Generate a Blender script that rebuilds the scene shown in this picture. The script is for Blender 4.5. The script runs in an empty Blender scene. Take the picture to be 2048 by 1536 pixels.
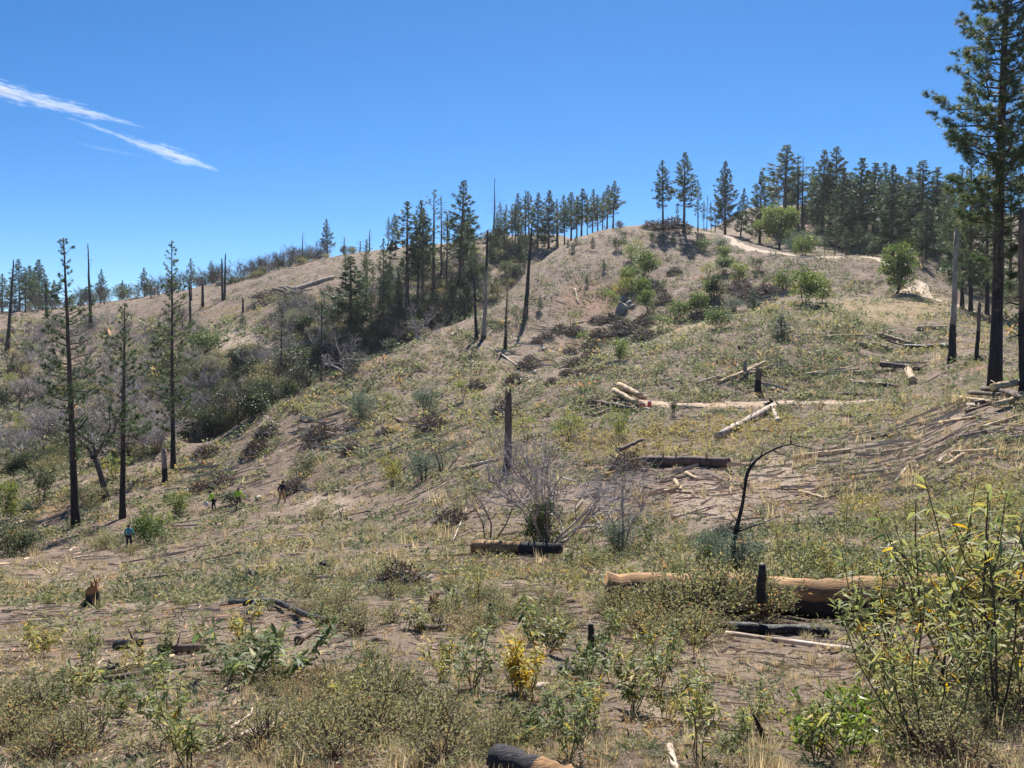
import bpy, math, random
import numpy as np
from mathutils import Vector, Matrix, Quaternion

# ------------------------------------------------------------------ camera, sky, sun
SC = bpy.context.scene
COL = SC.collection
R = math.radians
F = 1577.0                      # focal length in photo pixels (2048 px wide)
PITCH = R(2.5)
CP, SP = math.cos(PITCH), math.sin(PITCH)
cam_d = bpy.data.cameras.new('camera')
cam_d.sensor_width = 36.0
cam_d.lens = 36.0 * F / 2048.0
cam_d.clip_start = 0.05
cam_d.clip_end = 40000
cam = bpy.data.objects.new('camera', cam_d)
COL.objects.link(cam)
cam.location = (0, 0, 0)
cam.rotation_euler = (R(90) - PITCH, 0, 0)
SC.camera = cam

SUN_EL, SUN_AZ = R(47), R(9)    # sun ahead of the camera, a little to the side (azimuth from +Y towards +X)
world = bpy.data.worlds.new('World')
SC.world = world
world.use_nodes = True
wn = world.node_tree.nodes; wl = world.node_tree.links
wn.clear()
sky = wn.new('ShaderNodeTexSky'); sky.sky_type = 'NISHITA'; sky.sun_disc = False
sky.sun_elevation = SUN_EL; sky.sun_rotation = SUN_AZ
sky.altitude = 3000; sky.air_density = 1.0; sky.dust_density = 0.0; sky.ozone_density = 4.0
hs = wn.new('ShaderNodeHueSaturation'); hs.inputs['Saturation'].default_value = 1.28
hs.inputs['Hue'].default_value = 0.501
bg = wn.new('ShaderNodeBackground'); bg.inputs['Strength'].default_value = 0.064
wo = wn.new('ShaderNodeOutputWorld')
wl.new(sky.outputs[0], hs.inputs['Color']); wl.new(hs.outputs[0], bg.inputs[0]); wl.new(bg.outputs[0], wo.inputs[0])

sun_d = bpy.data.lights.new('sun', 'SUN'); sun_d.energy = 5.0; sun_d.angle = R(0.53); sun_d.color = (1.0, 0.95, 0.87)
sun = bpy.data.objects.new('sun', sun_d); COL.objects.link(sun)
SUN = Vector((math.sin(SUN_AZ)*math.cos(SUN_EL), math.cos(SUN_AZ)*math.cos(SUN_EL), math.sin(SUN_EL)))
sun.rotation_euler = SUN.to_track_quat('Z', 'Y').to_euler()
sun.location = (20, 60, 120)

vs = SC.view_settings
SC.display_settings.display_device = 'sRGB'
vs.view_transform = 'Standard'; vs.look = 'None'; vs.gamma = 1.0; vs.use_curve_mapping = False
vs.exposure = 1.15
SC.cycles.max_bounces = 6; SC.cycles.diffuse_bounces = 3; SC.cycles.glossy_bounces = 2
SC.cycles.transmission_bounces = 4; SC.cycles.volume_bounces = 0; SC.cycles.transparent_max_bounces = 8
SC.cycles.caustics_reflective = False; SC.cycles.caustics_refractive = False
SC.cycles.use_denoising = True

rng = np.random.default_rng(11)
random.seed(11)

# ------------------------------------------------------------------ pixel <-> world
def row_t(py):                      # Z/Y of a photo row
    v = (768.0 - np.asarray(py, float)) / F
    return (v*CP - SP) / (CP + v*SP)
def col_s(px, py=768.0):            # X/Y of a photo pixel
    v = (768.0 - np.asarray(py, float)) / F
    return ((np.asarray(px, float) - 1024.0) / F) / (CP + v*SP)

# ------------------------------------------------------------------ noise
def _hash(ix, iy, seed):
    h = (ix.astype(np.int64)*374761393 + iy.astype(np.int64)*668265263 + seed*1442695041) & 0xffffffff
    h = ((h ^ (h >> 13)) * 1274126177) & 0xffffffff
    h = h ^ (h >> 16)
    return (h & 0xffff) / 65535.0
def vnoise(x, y, seed=0):
    ix = np.floor(x); iy = np.floor(y)
    fx = x-ix; fy = y-iy
    fx = fx*fx*(3-2*fx); fy = fy*fy*(3-2*fy)
    a = _hash(ix, iy, seed); b = _hash(ix+1, iy, seed); c = _hash(ix, iy+1, seed); d = _hash(ix+1, iy+1, seed)
    return (a*(1-fx)+b*fx)*(1-fy) + (c*(1-fx)+d*fx)*fy
def fbm(x, y, seed=0, octv=3):
    v = 0; a = 0.5; t = 0
    for o in range(octv):
        v = v + a*vnoise(x*2**o, y*2**o, seed+o*17); t += a; a *= 0.5
    return v/t

# ------------------------------------------------------------------ terrain: hill profile along sight columns
# each column: (photo column, then (distance, photo row) of the same landform line in every column)
TAB = {
 -400: [(2.5,1600),(6,1375),(12,1245),(24,1160),(42,1112),(56,1094),(66,1066),(80,1000),(98,930),(120,856),(140,806),(200,712),(330,622),(500,645)],
 0:    [(2.5,1600),(6,1370),(12,1245),(24,1170),(42,1126),(56,1100),(66,1060),(80,990),(98,920),(120,850),(140,800),(200,710),(330,622),(500,650)],
 200:  [(2.5,1600),(6,1360),(12,1240),(24,1165),(42,1122),(60,1058),(68,1020),(80,975),(95,920),(112,860),(135,805),(190,710),(320,606),(480,640)],
 400:  [(2.5,1600),(6,1350),(12,1232),(24,1148),(42,1092),(62,1034),(72,990),(80,960),(90,920),(100,888),(114,890),(160,715),(300,575),(420,605)],
 500:  [(2.5,1600),(6,1345),(12,1228),(24,1135),(42,1073),(61,1018),(72,970),(80,935),(91,880),(103,836),(118,842),(162,695),(290,552),(400,585)],
 600:  [(2.5,1600),(6,1340),(12,1225),(24,1130),(42,1065),(60,1005),(72,945),(80,905),(92,840),(106,785),(125,797),(165,668),(275,526),(380,560)],
 700:  [(2.5,1600),(6,1335),(12,1222),(24,1122),(42,1050),(59,980),(72,912),(80,878),(96,806),(115,740),(136,752),(175,635),(270,508),(365,540)],
 800:  [(2.5,1600),(6,1330),(12,1220),(24,1112),(42,1030),(58,955),(72,880),(80,852),(100,772),(125,694),(148,708),(185,605),(265,494),(350,530)],
 900:  [(2.5,1600),(6,1330),(12,1220),(24,1104),(41,995),(58,912),(74,838),(84,812),(108,738),(140,652),(164,664),(200,572),(268,484),(355,520)],
 1000: [(2.5,1600),(6,1330),(12,1220),(24,1095),(40,960),(58,870),(76,795),(88,778),(118,700),(157,602),(180,613),(215,545),(270,474),(360,510)],
 1100: [(2.5,1600),(6,1330),(12,1215),(24,1090),(40,945),(59,842),(84,752),(98,748),(130,668),(188,512),(210,516),(235,492),(270,468),(360,505)],
 1200: [(2.5,1600),(6,1330),(12,1210),(24,1083),(40,930),(60,815),(92,712),(108,716),(140,635),(215,461),(240,470),(265,478),(300,484),(360,510)],
 1300: [(2.5,1600),(6,1330),(12,1212),(24,1068),(40,925),(59,808),(98,680),(112,686),(150,585),(215,449),(235,455),(260,470),(300,478),(360,500)],
 1400: [(2.5,1600),(6,1330),(12,1206),(22,1070),(38,930),(58,806),(106,645),(118,651),(150,568),(212,460),(230,463),(255,466),(300,464),(360,480)],
 1500: [(2.5,1600),(6,1330),(12,1205),(22,1060),(38,920),(58,807),(111,622),(122,627),(148,563),(186,486),(204,488),(240,470),(305,418),(380,445)],
 1600: [(2.5,1600),(6,1330),(12,1205),(22,1050),(38,910),(57,808),(116,600),(126,604),(146,560),(166,512),(180,508),(222,478),(310,411),(400,440)],
 1800: [(2.5,1590),(6,1318),(12,1206),(22,1030),(36,886),(56,802),(112,612),(122,598),(140,562),(158,522),(175,512),(225,475),(320,405),(420,430)],
 2000: [(2.5,1585),(6,1305),(12,1190),(20,1005),(32,835),(50,745),(95,660),(110,640),(130,612),(155,582),(180,557),(225,512),(320,430),(420,440)],
 2450: [(2.5,1585),(6,1300),(12,1180),(20,990),(32,828),(50,742),(95,660),(110,640),(130,612),(155,582),(180,557),(225,512),(320,430),(420,440)],
}
def pchip(x, y, xi):
    x = np.asarray(x, float); y = np.asarray(y, float)
    h = np.diff(x); dl = np.diff(y)/h
    m = np.zeros_like(y)
    for i in range(1, len(x)-1):
        if dl[i-1]*dl[i] > 0:
            w1 = 2*h[i]+h[i-1]; w2 = h[i]+2*h[i-1]
            m[i] = (w1+w2)/(w1/dl[i-1]+w2/dl[i])
    m[0] = dl[0]; m[-1] = dl[-1]
    k = np.clip(np.searchsorted(x, xi)-1, 0, len(x)-2)
    t = (xi-x[k])/h[k]
    return ((1+2*t)*(1-t)**2*y[k] + t*(1-t)**2*h[k]*m[k] + t*t*(3-2*t)*y[k+1] + t*t*(t-1)*h[k]*m[k+1])
NS, NY = 500, 580
S_AX = np.linspace(-1.02, 1.02, NS)
LY0, LY1 = math.log(0.7), math.log(900)
L_AX = np.linspace(LY0, LY1, NY)
Y_AX = np.exp(L_AX)
_cols = sorted(TAB)
_cs = np.array([(c-1024)/F for c in _cols])
_K = len(TAB[0])
_D = np.array([[math.log(p[0]) for p in TAB[c]] for c in _cols])
_T = np.array([[float(row_t(p[1])) for p in TAB[c]] for c in _cols])
ZG = np.zeros((NS, NY))
_Dk = np.array([pchip(_cs, _D[:, k], np.clip(S_AX, _cs[0], _cs[-1])) for k in range(_K)])
_Tk = np.array([pchip(_cs, _T[:, k], np.clip(S_AX, _cs[0], _cs[-1])) for k in range(_K)])
for i in range(NS):
    u = 1.0/np.exp(_Dk[:, i])[::-1]           # increasing 1/d
    t = _Tk[::-1, i]
    far = np.array([1/900.0]); ft = np.array([t[0]*0.55])
    uu = np.concatenate([far, u]); tt = np.concatenate([ft, t])
    ui = 1.0/Y_AX
    tz = pchip(uu, tt, np.clip(ui, uu[0], uu[-1]))
    z = tz*Y_AX
    zn = t[-1]*2.5
    z = np.where(Y_AX < 2.5, zn + (-1.55-zn)*np.clip((2.5-Y_AX)/2.5, 0, 1), z)
    ZG[i] = z
# soften kinks along the sight line
for _ in range(3):
    ZG[:, 1:-1] = 0.25*ZG[:, :-2] + 0.5*ZG[:, 1:-1] + 0.25*ZG[:, 2:]
XG = S_AX[:, None]*Y_AX[None, :]
YG = np.broadcast_to(Y_AX[None, :], XG.shape)
nf = np.clip(YG/9.0, 0.12, 1)
ZG += nf*0.45*(fbm(XG/9, YG/9, 3, 3)-0.5)
ZG += nf*0.22*(fbm(XG/2.2, YG/2.2, 7, 2)-0.5)
ZG += 0.10*(fbm(XG/0.6, YG/0.6, 13, 2)-0.5)*np.clip(60/YG, 0, 1)
ZG += 0.045*(fbm(XG/0.16, YG/0.16, 23, 2)-0.5)*np.clip(14/YG, 0, 1)
ZG += np.clip((YG-45)/60, 0, 1)*0.7*(fbm(XG/5, YG/5, 37, 2)-0.5)
ZG += np.clip((YG-60)/80, 0, 1)*1.5*(fbm(XG/22, YG/22, 31, 3)-0.5)

def ground_z(x, y):
    x = np.asarray(x, float); y = np.maximum(np.asarray(y, float), 0.71)
    fi = np.clip((x/y - S_AX[0])/(S_AX[1]-S_AX[0]), 0, NS-1.001)
    fj = np.clip((np.log(y)-LY0)/(L_AX[1]-L_AX[0]), 0, NY-1.001)
    i = fi.astype(int); j = fj.astype(int); a = fi-i; b = fj-j
    return (ZG[i, j]*(1-a)*(1-b) + ZG[i+1, j]*a*(1-b) + ZG[i, j+1]*(1-a)*b + ZG[i+1, j+1]*a*b)

def hits(px, py, dmin=1.5, dmax=650):
    """first ground point seen at photo pixels; NaN where the sky is"""
    px = np.atleast_1d(np.asarray(px, float)); py = np.atleast_1d(np.asarray(py, float))
    s = col_s(px, py); t = row_t(py)
    ys = np.exp(np.linspace(math.log(dmin), math.log(dmax), 520))
    out = np.full((len(px), 3), np.nan)
    for a in range(0, len(px), 4000):
        sl = slice(a, a+4000)
        Yv = ys[None, :]
        dz = ground_z(s[sl][:, None]*Yv, np.broadcast_to(Yv, (len(s[sl]), len(ys)))) - t[sl][:, None]*Yv
        above = dz >= 0
        k = above.argmax(1); ok = above.any(1)
        k = np.maximum(k, 1)
        r = np.arange(len(k))
        z0 = dz[r, k-1]; z1 = dz[r, k]
        w = np.where(np.abs(z1-z0) > 1e-9, -z0/(z1-z0), 0.0)
        w = np.clip(w, 0, 1)
        Y = ys[k-1]*(1-w) + ys[k]*w
        X = s[sl]*Y
        o = np.stack([X, Y, ground_z(X, Y)], 1)
        o[~ok] = np.nan
        out[sl] = o
    return out
def at(px, py, dmin=1.5):
    p = hits(px, py, dmin)[0]
    if np.isnan(p[0]):
        y = 250.0; x = float(col_s(px, py))*y
        p = np.array([x, y, float(ground_z(x, y))])
    return p
def at_d(px, d, py=700):
    x = float(col_s(px, py))*d
    return np.array([x, d, float(ground_z(x, d))])
def z_at_row(py, d):
    return float(row_t(py))*d
# ------------------------------------------------------------------ mesh building
class MB:
    def __init__(self):
        self.v = []; self.t = []; self.n = 0; self.f3 = []; self.f4 = []; self.m3 = []; self.m4 = []
    def add(self, V, tris=None, quads=None, tint=0.0, mat=0):
        V = np.asarray(V, float).reshape(-1, 3)
        self.v.append(V)
        tt = np.asarray(tint, float)
        self.t.append(np.broadcast_to(tt, (len(V),)).copy() if tt.ndim == 0 else tt)
        if tris is not None and len(tris):
            a = np.asarray(tris, int).reshape(-1, 3) + self.n; self.f3.append(a); self.m3.append(np.full(len(a), mat))
        if quads is not None and len(quads):
            a = np.asarray(quads, int).reshape(-1, 4) + self.n; self.f4.append(a); self.m4.append(np.full(len(a), mat))
        self.n += len(V)
        return self
    def mesh(self, name, mats, smooth=True):
        me = bpy.data.meshes.new(name)
        V = np.concatenate(self.v) if self.v else np.zeros((0, 3))
        f3 = np.concatenate(self.f3) if self.f3 else np.zeros((0, 3), int)
        f4 = np.concatenate(self.f4) if self.f4 else np.zeros((0, 4), int)
        me.vertices.add(len(V)); me.vertices.foreach_set('co', V.astype(np.float32).ravel())
        nl = f3.size + f4.size
        me.loops.add(nl)
        me.loops.foreach_set('vertex_index', np.concatenate([f3.ravel(), f4.ravel()]).astype(np.int32))
        npoly = len(f3)+len(f4)
        me.polygons.add(npoly)
        tot = np.concatenate([np.full(len(f3), 3), np.full(len(f4), 4)]).astype(np.int32)
        st = np.concatenate([[0], np.cumsum(tot)[:-1]]).astype(np.int32) if npoly else np.zeros(0, np.int32)
        me.polygons.foreach_set('loop_start', st)
        mi = np.concatenate(self.m3+self.m4) if (self.m3 or self.m4) else np.zeros(0, int)
        me.polygons.foreach_set('material_index', mi.astype(np.int32))
        me.polygons.foreach_set('use_smooth', np.full(npoly, smooth))
        at_ = me.attributes.new('tint', 'FLOAT', 'POINT')
        at_.data.foreach_set('value', np.concatenate(self.t).astype(np.float32) if self.t else np.zeros(0, np.float32))
        for m in (mats if isinstance(mats, (list, tuple)) else [mats]):
            me.materials.append(m)
        me.update(calc_edges=True); me.validate()
        return me

def nrm(a):
    a = np.asarray(a, float)
    return a/np.maximum(np.linalg.norm(a, axis=-1, keepdims=True), 1e-9)
def perp(d):
    d = nrm(d)
    up = np.where(np.abs(d[..., 2:3]) > 0.9, np.array([1.0, 0, 0]), np.array([0, 0, 1.0]))
    return nrm(np.cross(d, up))
def tube(mb, pts, rad, n=6, tint=0.0, mat=0, cap=True, rough=0.0, rg=None):
    pts = np.asarray(pts, float); k = len(pts)
    rad = np.broadcast_to(np.asarray(rad, float), (k,))
    d = np.gradient(pts, axis=0); d = nrm(d)
    a = perp(d[0]); fr = []
    for i in range(k):
        a = nrm(a - d[i]*np.dot(a, d[i])); fr.append((a, np.cross(d[i], a)))
    ang = np.arange(n)*2*math.pi/n
    V = []
    for i in range(k):
        rr = rad[i]*(1 + (rough*((rg or rng).random(n)-0.5)*2 if rough else 0))
        rr = np.broadcast_to(rr, (n,))
        V.append(pts[i] + (np.cos(ang)*rr)[:, None]*fr[i][0] + (np.sin(ang)*rr)[:, None]*fr[i][1])
    V = np.concatenate(V)
    q = []
    for i in range(k-1):
        b = i*n
        for j in range(n):
            j2 = (j+1) % n
            q.append((b+j, b+j2, b+n+j2, b+n+j))
    tr = []
    tt = np.repeat(np.asarray(tint, float), n) if np.ndim(tint) else tint
    if cap:
        V = np.concatenate([V, [pts[0]], [pts[-1]]])
        c0 = k*n; c1 = c0+1
        for j in range(n):
            j2 = (j+1) % n
            tr.append((c0, j2, j)); tr.append((c1, (k-1)*n+j, (k-1)*n+j2))
        if np.ndim(tint): tt = np.concatenate([tt, [tint[0], tint[-1]]])
    mb.add(V, tr, q, tt, mat)
def leaves2(mb, P, D, N, L, W, tint, mat=0):
    """small folded leaves, two triangles each"""
    P = np.asarray(P); D = nrm(D); S = nrm(np.cross(D, N)); Nn = np.cross(S, D)
    L = np.broadcast_to(L, (len(P),))[:, None]; W = np.broadcast_to(W, (len(P),))[:, None]
    a = P; tip = P + D*L; mid = P + D*L*0.45 + Nn*W*0.15
    l = mid + S*W*0.5; r = mid - S*W*0.5
    V = np.stack([a, l, tip, r], 1).reshape(-1, 3)
    b = np.arange(len(P))*4
    tr = np.concatenate([np.stack([b, b+2, b+1], 1), np.stack([b, b+3, b+2], 1)])
    mb.add(V, tr, None, np.repeat(np.broadcast_to(tint, (len(P),)), 4), mat)
def leaves8(mb, P, D, N, L, W, droop, tint, mat=0):
    """long drooping leaf with a folded midrib: 4 stations"""
    P = np.asarray(P); n = len(P); D = nrm(D); S = nrm(np.cross(D, N)); Nn = np.cross(S, D)
    L = np.broadcast_to(L, (n,))[:, None]; W = np.broadcast_to(W, (n,))[:, None]; dr = np.broadcast_to(droop, (n,))[:, None]
    st = [0.0, 0.28, 0.62, 1.0]; wd = [0.12, 0.9, 0.85, 0.0]
    V = []
    for s, w in zip(st, wd):
        c = P + D*L*s + np.array([0, 0, -1.0])*L*dr*s*s
        V += [c + S*W*0.5*w + Nn*W*0.16*w, c, c - S*W*0.5*w + Nn*W*0.16*w]
    V = np.stack(V, 1).reshape(-1, 3)
    b = np.arange(n)*12
    q = []
    for i in range(3):
        for j in range(2):
            o = i*3+j
            q.append(np.stack([b+o, b+o+1, b+o+4, b+o+3], 1))
    mb.add(V, None, np.concatenate(q), np.repeat(np.broadcast_to(tint, (n,)), 12), mat)
def needles(mb, P, D, m, L, W, tint, g, spread=0.9, mat=0):
    """m flat needles fanned round each twig end"""
    P = np.repeat(np.asarray(P), m, 0); D = np.repeat(nrm(D), m, 0)
    if np.ndim(L): L = np.repeat(L, m)
    d = nrm(D + g.normal(0, spread, D.shape))
    s = nrm(np.cross(d, g.normal(0, 1, d.shape)))
    LL = (L*(0.7+0.6*g.random(len(P))))[:, None]
    V = np.stack([P - s*W*0.5, P + s*W*0.5, P + d*LL], 1).reshape(-1, 3)
    b = np.arange(len(P))*3
    tt = np.repeat(np.repeat(np.broadcast_to(tint, (len(P)//m,)), m) + g.normal(0, 0.06, len(P)), 3)
    mb.add(V, np.stack([b, b+1, b+2], 1), None, tt, mat)
def scatter(V, faces, T, Rz, Sc, tilt=None):
    """many transformed copies of one small mesh, as arrays"""
    n = len(T); c = np.cos(Rz); s = np.sin(Rz)
    x = V[:, 0][None]*c[:, None] - V[:, 1][None]*s[:, None]
    y = V[:, 0][None]*s[:, None] + V[:, 1][None]*c[:, None]
    z = np.broadcast_to(V[:, 2][None], x.shape)
    P = np.stack([x*Sc[:, None], y*Sc[:, None], z*Sc[:, None]], 2) + T[:, None, :]
    Fc = faces[None] + (np.arange(n)*len(V))[:, None, None]
    return P.reshape(-1, 3), Fc.reshape(-1, faces.shape[1])

# ------------------------------------------------------------------ materials
def mat_new(name):
    m = bpy.data.materials.new(name); m.use_nodes = True
    m.node_tree.nodes.clear()
    return m, m.node_tree.nodes, m.node_tree.links
def ramp(nodes, stops):
    r = nodes.new('ShaderNodeValToRGB')
    e = r.color_ramp.elements
    e[0].position = stops[0][0]; e[0].color = (*stops[0][1], 1)
    e[1].position = stops[-1][0]; e[1].color = (*stops[-1][1], 1)
    for p, c in stops[1:-1]:
        k = e.new(p); k.color = (*c, 1)
    return r
def noise(nodes, links, co, scale, detail=4, rough=0.6):
    n = nodes.new('ShaderNodeTexNoise'); n.inputs['Scale'].default_value = scale
    n.inputs['Detail'].default_value = detail; n.inputs['Roughness'].default_value = rough
    links.new(co, n.inputs['Vector'])
    return n.outputs['Fac']
def math_n(nodes, links, op, a, b=None, clamp=False):
    n = nodes.new('ShaderNodeMath'); n.operation = op; n.use_clamp = clamp
    for i, x in enumerate((a, b)):
        if x is None: continue
        if isinstance(x, (int, float)): n.inputs[i].default_value = x
        else: links.new(x, n.inputs[i])
    return n.outputs[0]
def mix_c(nodes, links, fac, a, b):
    n = nodes.new('ShaderNodeMix'); n.data_type = 'RGBA'
    for x, sck in ((fac, n.inputs[0]), (a, n.inputs[6]), (b, n.inputs[7])):
        if isinstance(x, (int, float)): sck.default_value = x
        elif isinstance(x, tuple): sck.default_value = (*x, 1)
        else: links.new(x, sck)
    return n.outputs[2]
def attr(nodes, name='tint'):
    a = nodes.new('ShaderNodeAttribute'); a.attribute_name = name; return a.outputs['Fac']
def leaf_mat(name, stops, trans=0.4, rough=0.45, rand=0.25, spec=0.35):
    m, n, l = mat_new(name)
    oi = n.new('ShaderNodeObjectInfo')
    r = math_n(n, l, 'MULTIPLY', math_n(n, l, 'SUBTRACT', oi.outputs['Random'], 0.5), rand)
    f = math_n(n, l, 'ADD', attr(n), r, True)
    rp = ramp(n, stops); l.new(f, rp.inputs[0])
    b = n.new('ShaderNodeBsdfPrincipled'); b.inputs['Roughness'].default_value = rough
    b.inputs['Specular IOR Level'].default_value = spec
    l.new(rp.outputs[0], b.inputs['Base Color'])
    t = n.new('ShaderNodeBsdfTranslucent')
    hs_ = n.new('ShaderNodeHueSaturation'); hs_.inputs['Value'].default_value = 1.25; hs_.inputs['Saturation'].default_value = 1.1
    l.new(rp.outputs[0], hs_.inputs['Color']); l.new(hs_.outputs[0], t.inputs[0])
    mx = n.new('ShaderNodeMixShader'); mx.inputs[0].default_value = trans
    l.new(b.outputs[0], mx.inputs[1]); l.new(t.outputs[0], mx.inputs[2])
    o = n.new('ShaderNodeOutputMaterial'); l.new(mx.outputs[0], o.inputs[0])
    return m
def wood_mat(name, base, alt, char=(0.014, 0.013, 0.014), scale=6.0, stretch=(1, 1, 0.15), rough=0.85, bump=0.5, use_tint=True, cracks=0.0):
    """bark or wood: two colours in streaks; tint 0 = plain, 1 = charred"""
    m, n, l = mat_new(name)
    tc = n.new('ShaderNodeTexCoord')
    mp = n.new('ShaderNodeMapping'); mp.inputs['Scale'].default_value = stretch
    l.new(tc.outputs['Object'], mp.inputs[0])
    nz = noise(n, l, mp.outputs[0], scale, 5, 0.65)
    nz2 = noise(n, l, tc.outputs['Object'], scale*0.35, 3, 0.6)
    cr = ramp(n, [(0.3, tuple(c*0.45 for c in alt)), (0.5, alt), (0.68, base)]); l.new(nz, cr.inputs[0])
    colr = cr.outputs[0]
    if cracks:
        nk = noise(n, l, mp.outputs[0], scale*3.2, 6, 0.75)
        ck = math_n(n, l, 'MULTIPLY', math_n(n, l, 'SUBTRACT', 0.47, nk), 9.0, True)
        colr = mix_c(n, l, math_n(n, l, 'MULTIPLY', ck, cracks), colr, tuple(c*0.16 for c in alt))
        nz = math_n(n, l, 'ADD', nz, math_n(n, l, 'MULTIPLY', nk, 0.8))
    if use_tint:
        a = math_n(n, l, 'ADD', attr(n), math_n(n, l, 'MULTIPLY', math_n(n, l, 'SUBTRACT', nz2, 0.5), 1.1))
        a = math_n(n, l, 'MULTIPLY', math_n(n, l, 'SUBTRACT', a, 0.42), 5.0, True)
        ch = ramp(n, [(0.35, char), (0.75, tuple(c*2.6 for c in char))]); l.new(nz, ch.inputs[0])
        colr = mix_c(n, l, a, colr, ch.outputs[0])
    b = n.new('ShaderNodeBsdfPrincipled'); b.inputs['Roughness'].default_value = rough
    b.inputs['Specular IOR Level'].default_value = 0.25
    l.new(colr, b.inputs['Base Color'])
    bp = n.new('ShaderNodeBump'); bp.inputs['Strength'].default_value = bump; bp.inputs['Distance'].default_value = 0.03
    l.new(nz, bp.inputs['Height']); l.new(bp.outputs[0], b.inputs['Normal'])
    o = n.new('ShaderNodeOutputMaterial'); l.new(b.outputs[0], o.inputs[0])
    return m
def plain_mat(name, c, rough=0.7, var=0.25, scale=8.0):
    m, n, l = mat_new(name)
    tc = n.new('ShaderNodeTexCoord')
    nz = noise(n, l, tc.outputs['Object'], scale, 4)
    cr = ramp(n, [(0.3, tuple(x*(1-var) for x in c)), (0.7, tuple(min(1, x*(1+var)) for x in c))]); l.new(nz, cr.inputs[0])
    b = n.new('ShaderNodeBsdfPrincipled'); b.inputs['Roughness'].default_value = rough
    b.inputs['Specular IOR Level'].default_value = 0.3
    l.new(cr.outputs[0], b.inputs['Base Color'])
    o = n.new('ShaderNodeOutputMaterial'); l.new(b.outputs[0], o.inputs[0])
    return m

M = {}
M['pine'] = leaf_mat('pine_needles', [(0.0, (0.025, 0.045, 0.022)), (0.45, (0.065, 0.105, 0.045)), (0.8, (0.12, 0.15, 0.065)), (1.0, (0.20, 0.16, 0.07))], 0.4, 0.5, 0.36)
M['bluepine'] = leaf_mat('young_pine_needles', [(0.0, (0.05, 0.085, 0.06)), (1.0, (0.13, 0.17, 0.12))], 0.35, 0.5, 0.3)
M['oak'] = leaf_mat('oak_leaves', [(0.0, (0.03, 0.06, 0.018)), (0.4, (0.085, 0.13, 0.036)), (0.75, (0.17, 0.205, 0.055)), (1.0, (0.29, 0.24, 0.06))], 0.5, 0.45, 0.3)
M['darkshrub'] = leaf_mat('dark_shrub_leaves', [(0.0, (0.025, 0.04, 0.02)), (0.5, (0.06, 0.085, 0.035)), (1.0, (0.13, 0.13, 0.05))], 0.35, 0.45, 0.4)
M['santa'] = leaf_mat('long_leaf_plant', [(0.0, (0.08, 0.12, 0.045)), (0.3, (0.19, 0.22, 0.085)), (0.55, (0.33, 0.31, 0.10)), (0.8, (0.52, 0.35, 0.04)), (1.0, (0.45, 0.20, 0.04))], 0.5, 0.52, 0.2, 0.28)
M['finebush'] = leaf_mat('small_leaf_bush', [(0.0, (0.12, 0.135, 0.065)), (0.5, (0.235, 0.23, 0.11)), (0.85, (0.34, 0.28, 0.14)), (1.0, (0.38, 0.21, 0.09))], 0.45, 0.6, 0.3, 0.25)
M['cover'] = leaf_mat('low_cover_leaves', [(0.0, (0.045, 0.065, 0.028)), (0.28, (0.135, 0.155, 0.085)), (0.5, (0.25, 0.255, 0.13)), (0.72, (0.28, 0.235, 0.085)), (0.88, (0.42, 0.34, 0.18)), (1.0, (0.36, 0.19, 0.08))], 0.42, 0.55, 0.0, 0.3)
M['lime'] = leaf_mat('lime_leaves', [(0.0, (0.09, 0.15, 0.035)), (0.7, (0.22, 0.26, 0.06)), (1.0, (0.36, 0.30, 0.07))], 0.5, 0.4, 0.2)
M['straw'] = leaf_mat('dry_grass', [(0.0, (0.36, 0.29, 0.16)), (1.0, (0.62, 0.51, 0.32))], 0.3, 0.6, 0.0)
M['rust'] = leaf_mat('rust_dry_leaves', [(0.0, (0.20, 0.09, 0.04)), (1.0, (0.42, 0.22, 0.08))], 0.35, 0.6, 0.2)
M['bark'] = wood_mat('pine_bark', (0.15, 0.105, 0.085), (0.075, 0.052, 0.045), scale=9)
M['oakbark'] = wood_mat('oak_bark', (0.17, 0.15, 0.13), (0.08, 0.065, 0.055), scale=7)
M['snag'] = wood_mat('grey_snag_wood', (0.44, 0.38, 0.33), (0.24, 0.19, 0.165), scale=5)
M['brownsnag'] = wood_mat('brown_snag_wood', (0.20, 0.145, 0.12), (0.12, 0.085, 0.07), scale=7)
M['twig'] = plain_mat('grey_twigs', (0.33, 0.29, 0.28), 0.85, 0.4, 2.0)
M['darktwig'] = plain_mat('dark_twigs', (0.075, 0.06, 0.052), 0.85, 0.4, 2.0)
M['palewood'] = wood_mat('pale_dead_wood', (0.66, 0.57, 0.47), (0.42, 0.33, 0.26), scale=6, stretch=(0.4, 0.4, 0.4))
M['logwood'] = wood_mat('peeled_log_wood', (0.60, 0.48, 0.31), (0.38, 0.27, 0.17), scale=7, stretch=(0.5, 0.5, 0.5))
M['logbark'] = wood_mat('log_bark', (0.23, 0.17, 0.13), (0.11, 0.08, 0.065), scale=8, stretch=(0.5, 0.5, 0.5))
M['orangewood'] = wood_mat('orange_rotten_wood', (0.58, 0.38, 0.20), (0.33, 0.19, 0.09), scale=6, stretch=(0.16, 1.0, 1.0), bump=1.0, cracks=0.8)
M['charwood'] = wood_mat('charred_wood', (0.05, 0.046, 0.046), (0.018, 0.017, 0.018), scale=14, stretch=(0.7, 0.7, 0.7), rough=0.6, bump=1.0, use_tint=False)
M['cut'] = plain_mat('fresh_cut_wood', (0.56, 0.41, 0.24), 0.8, 0.2, 12)
M['chips'] = plain_mat('bark_chips', (0.42, 0.31, 0.21), 0.85, 0.5, 0.7)
M['rock'] = plain_mat('grey_rock', (0.20, 0.195, 0.19), 0.85, 0.45, 1.6)
M['palerock'] = plain_mat('pale_rock', (0.50, 0.46, 0.42), 0.85, 0.3, 5)

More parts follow.
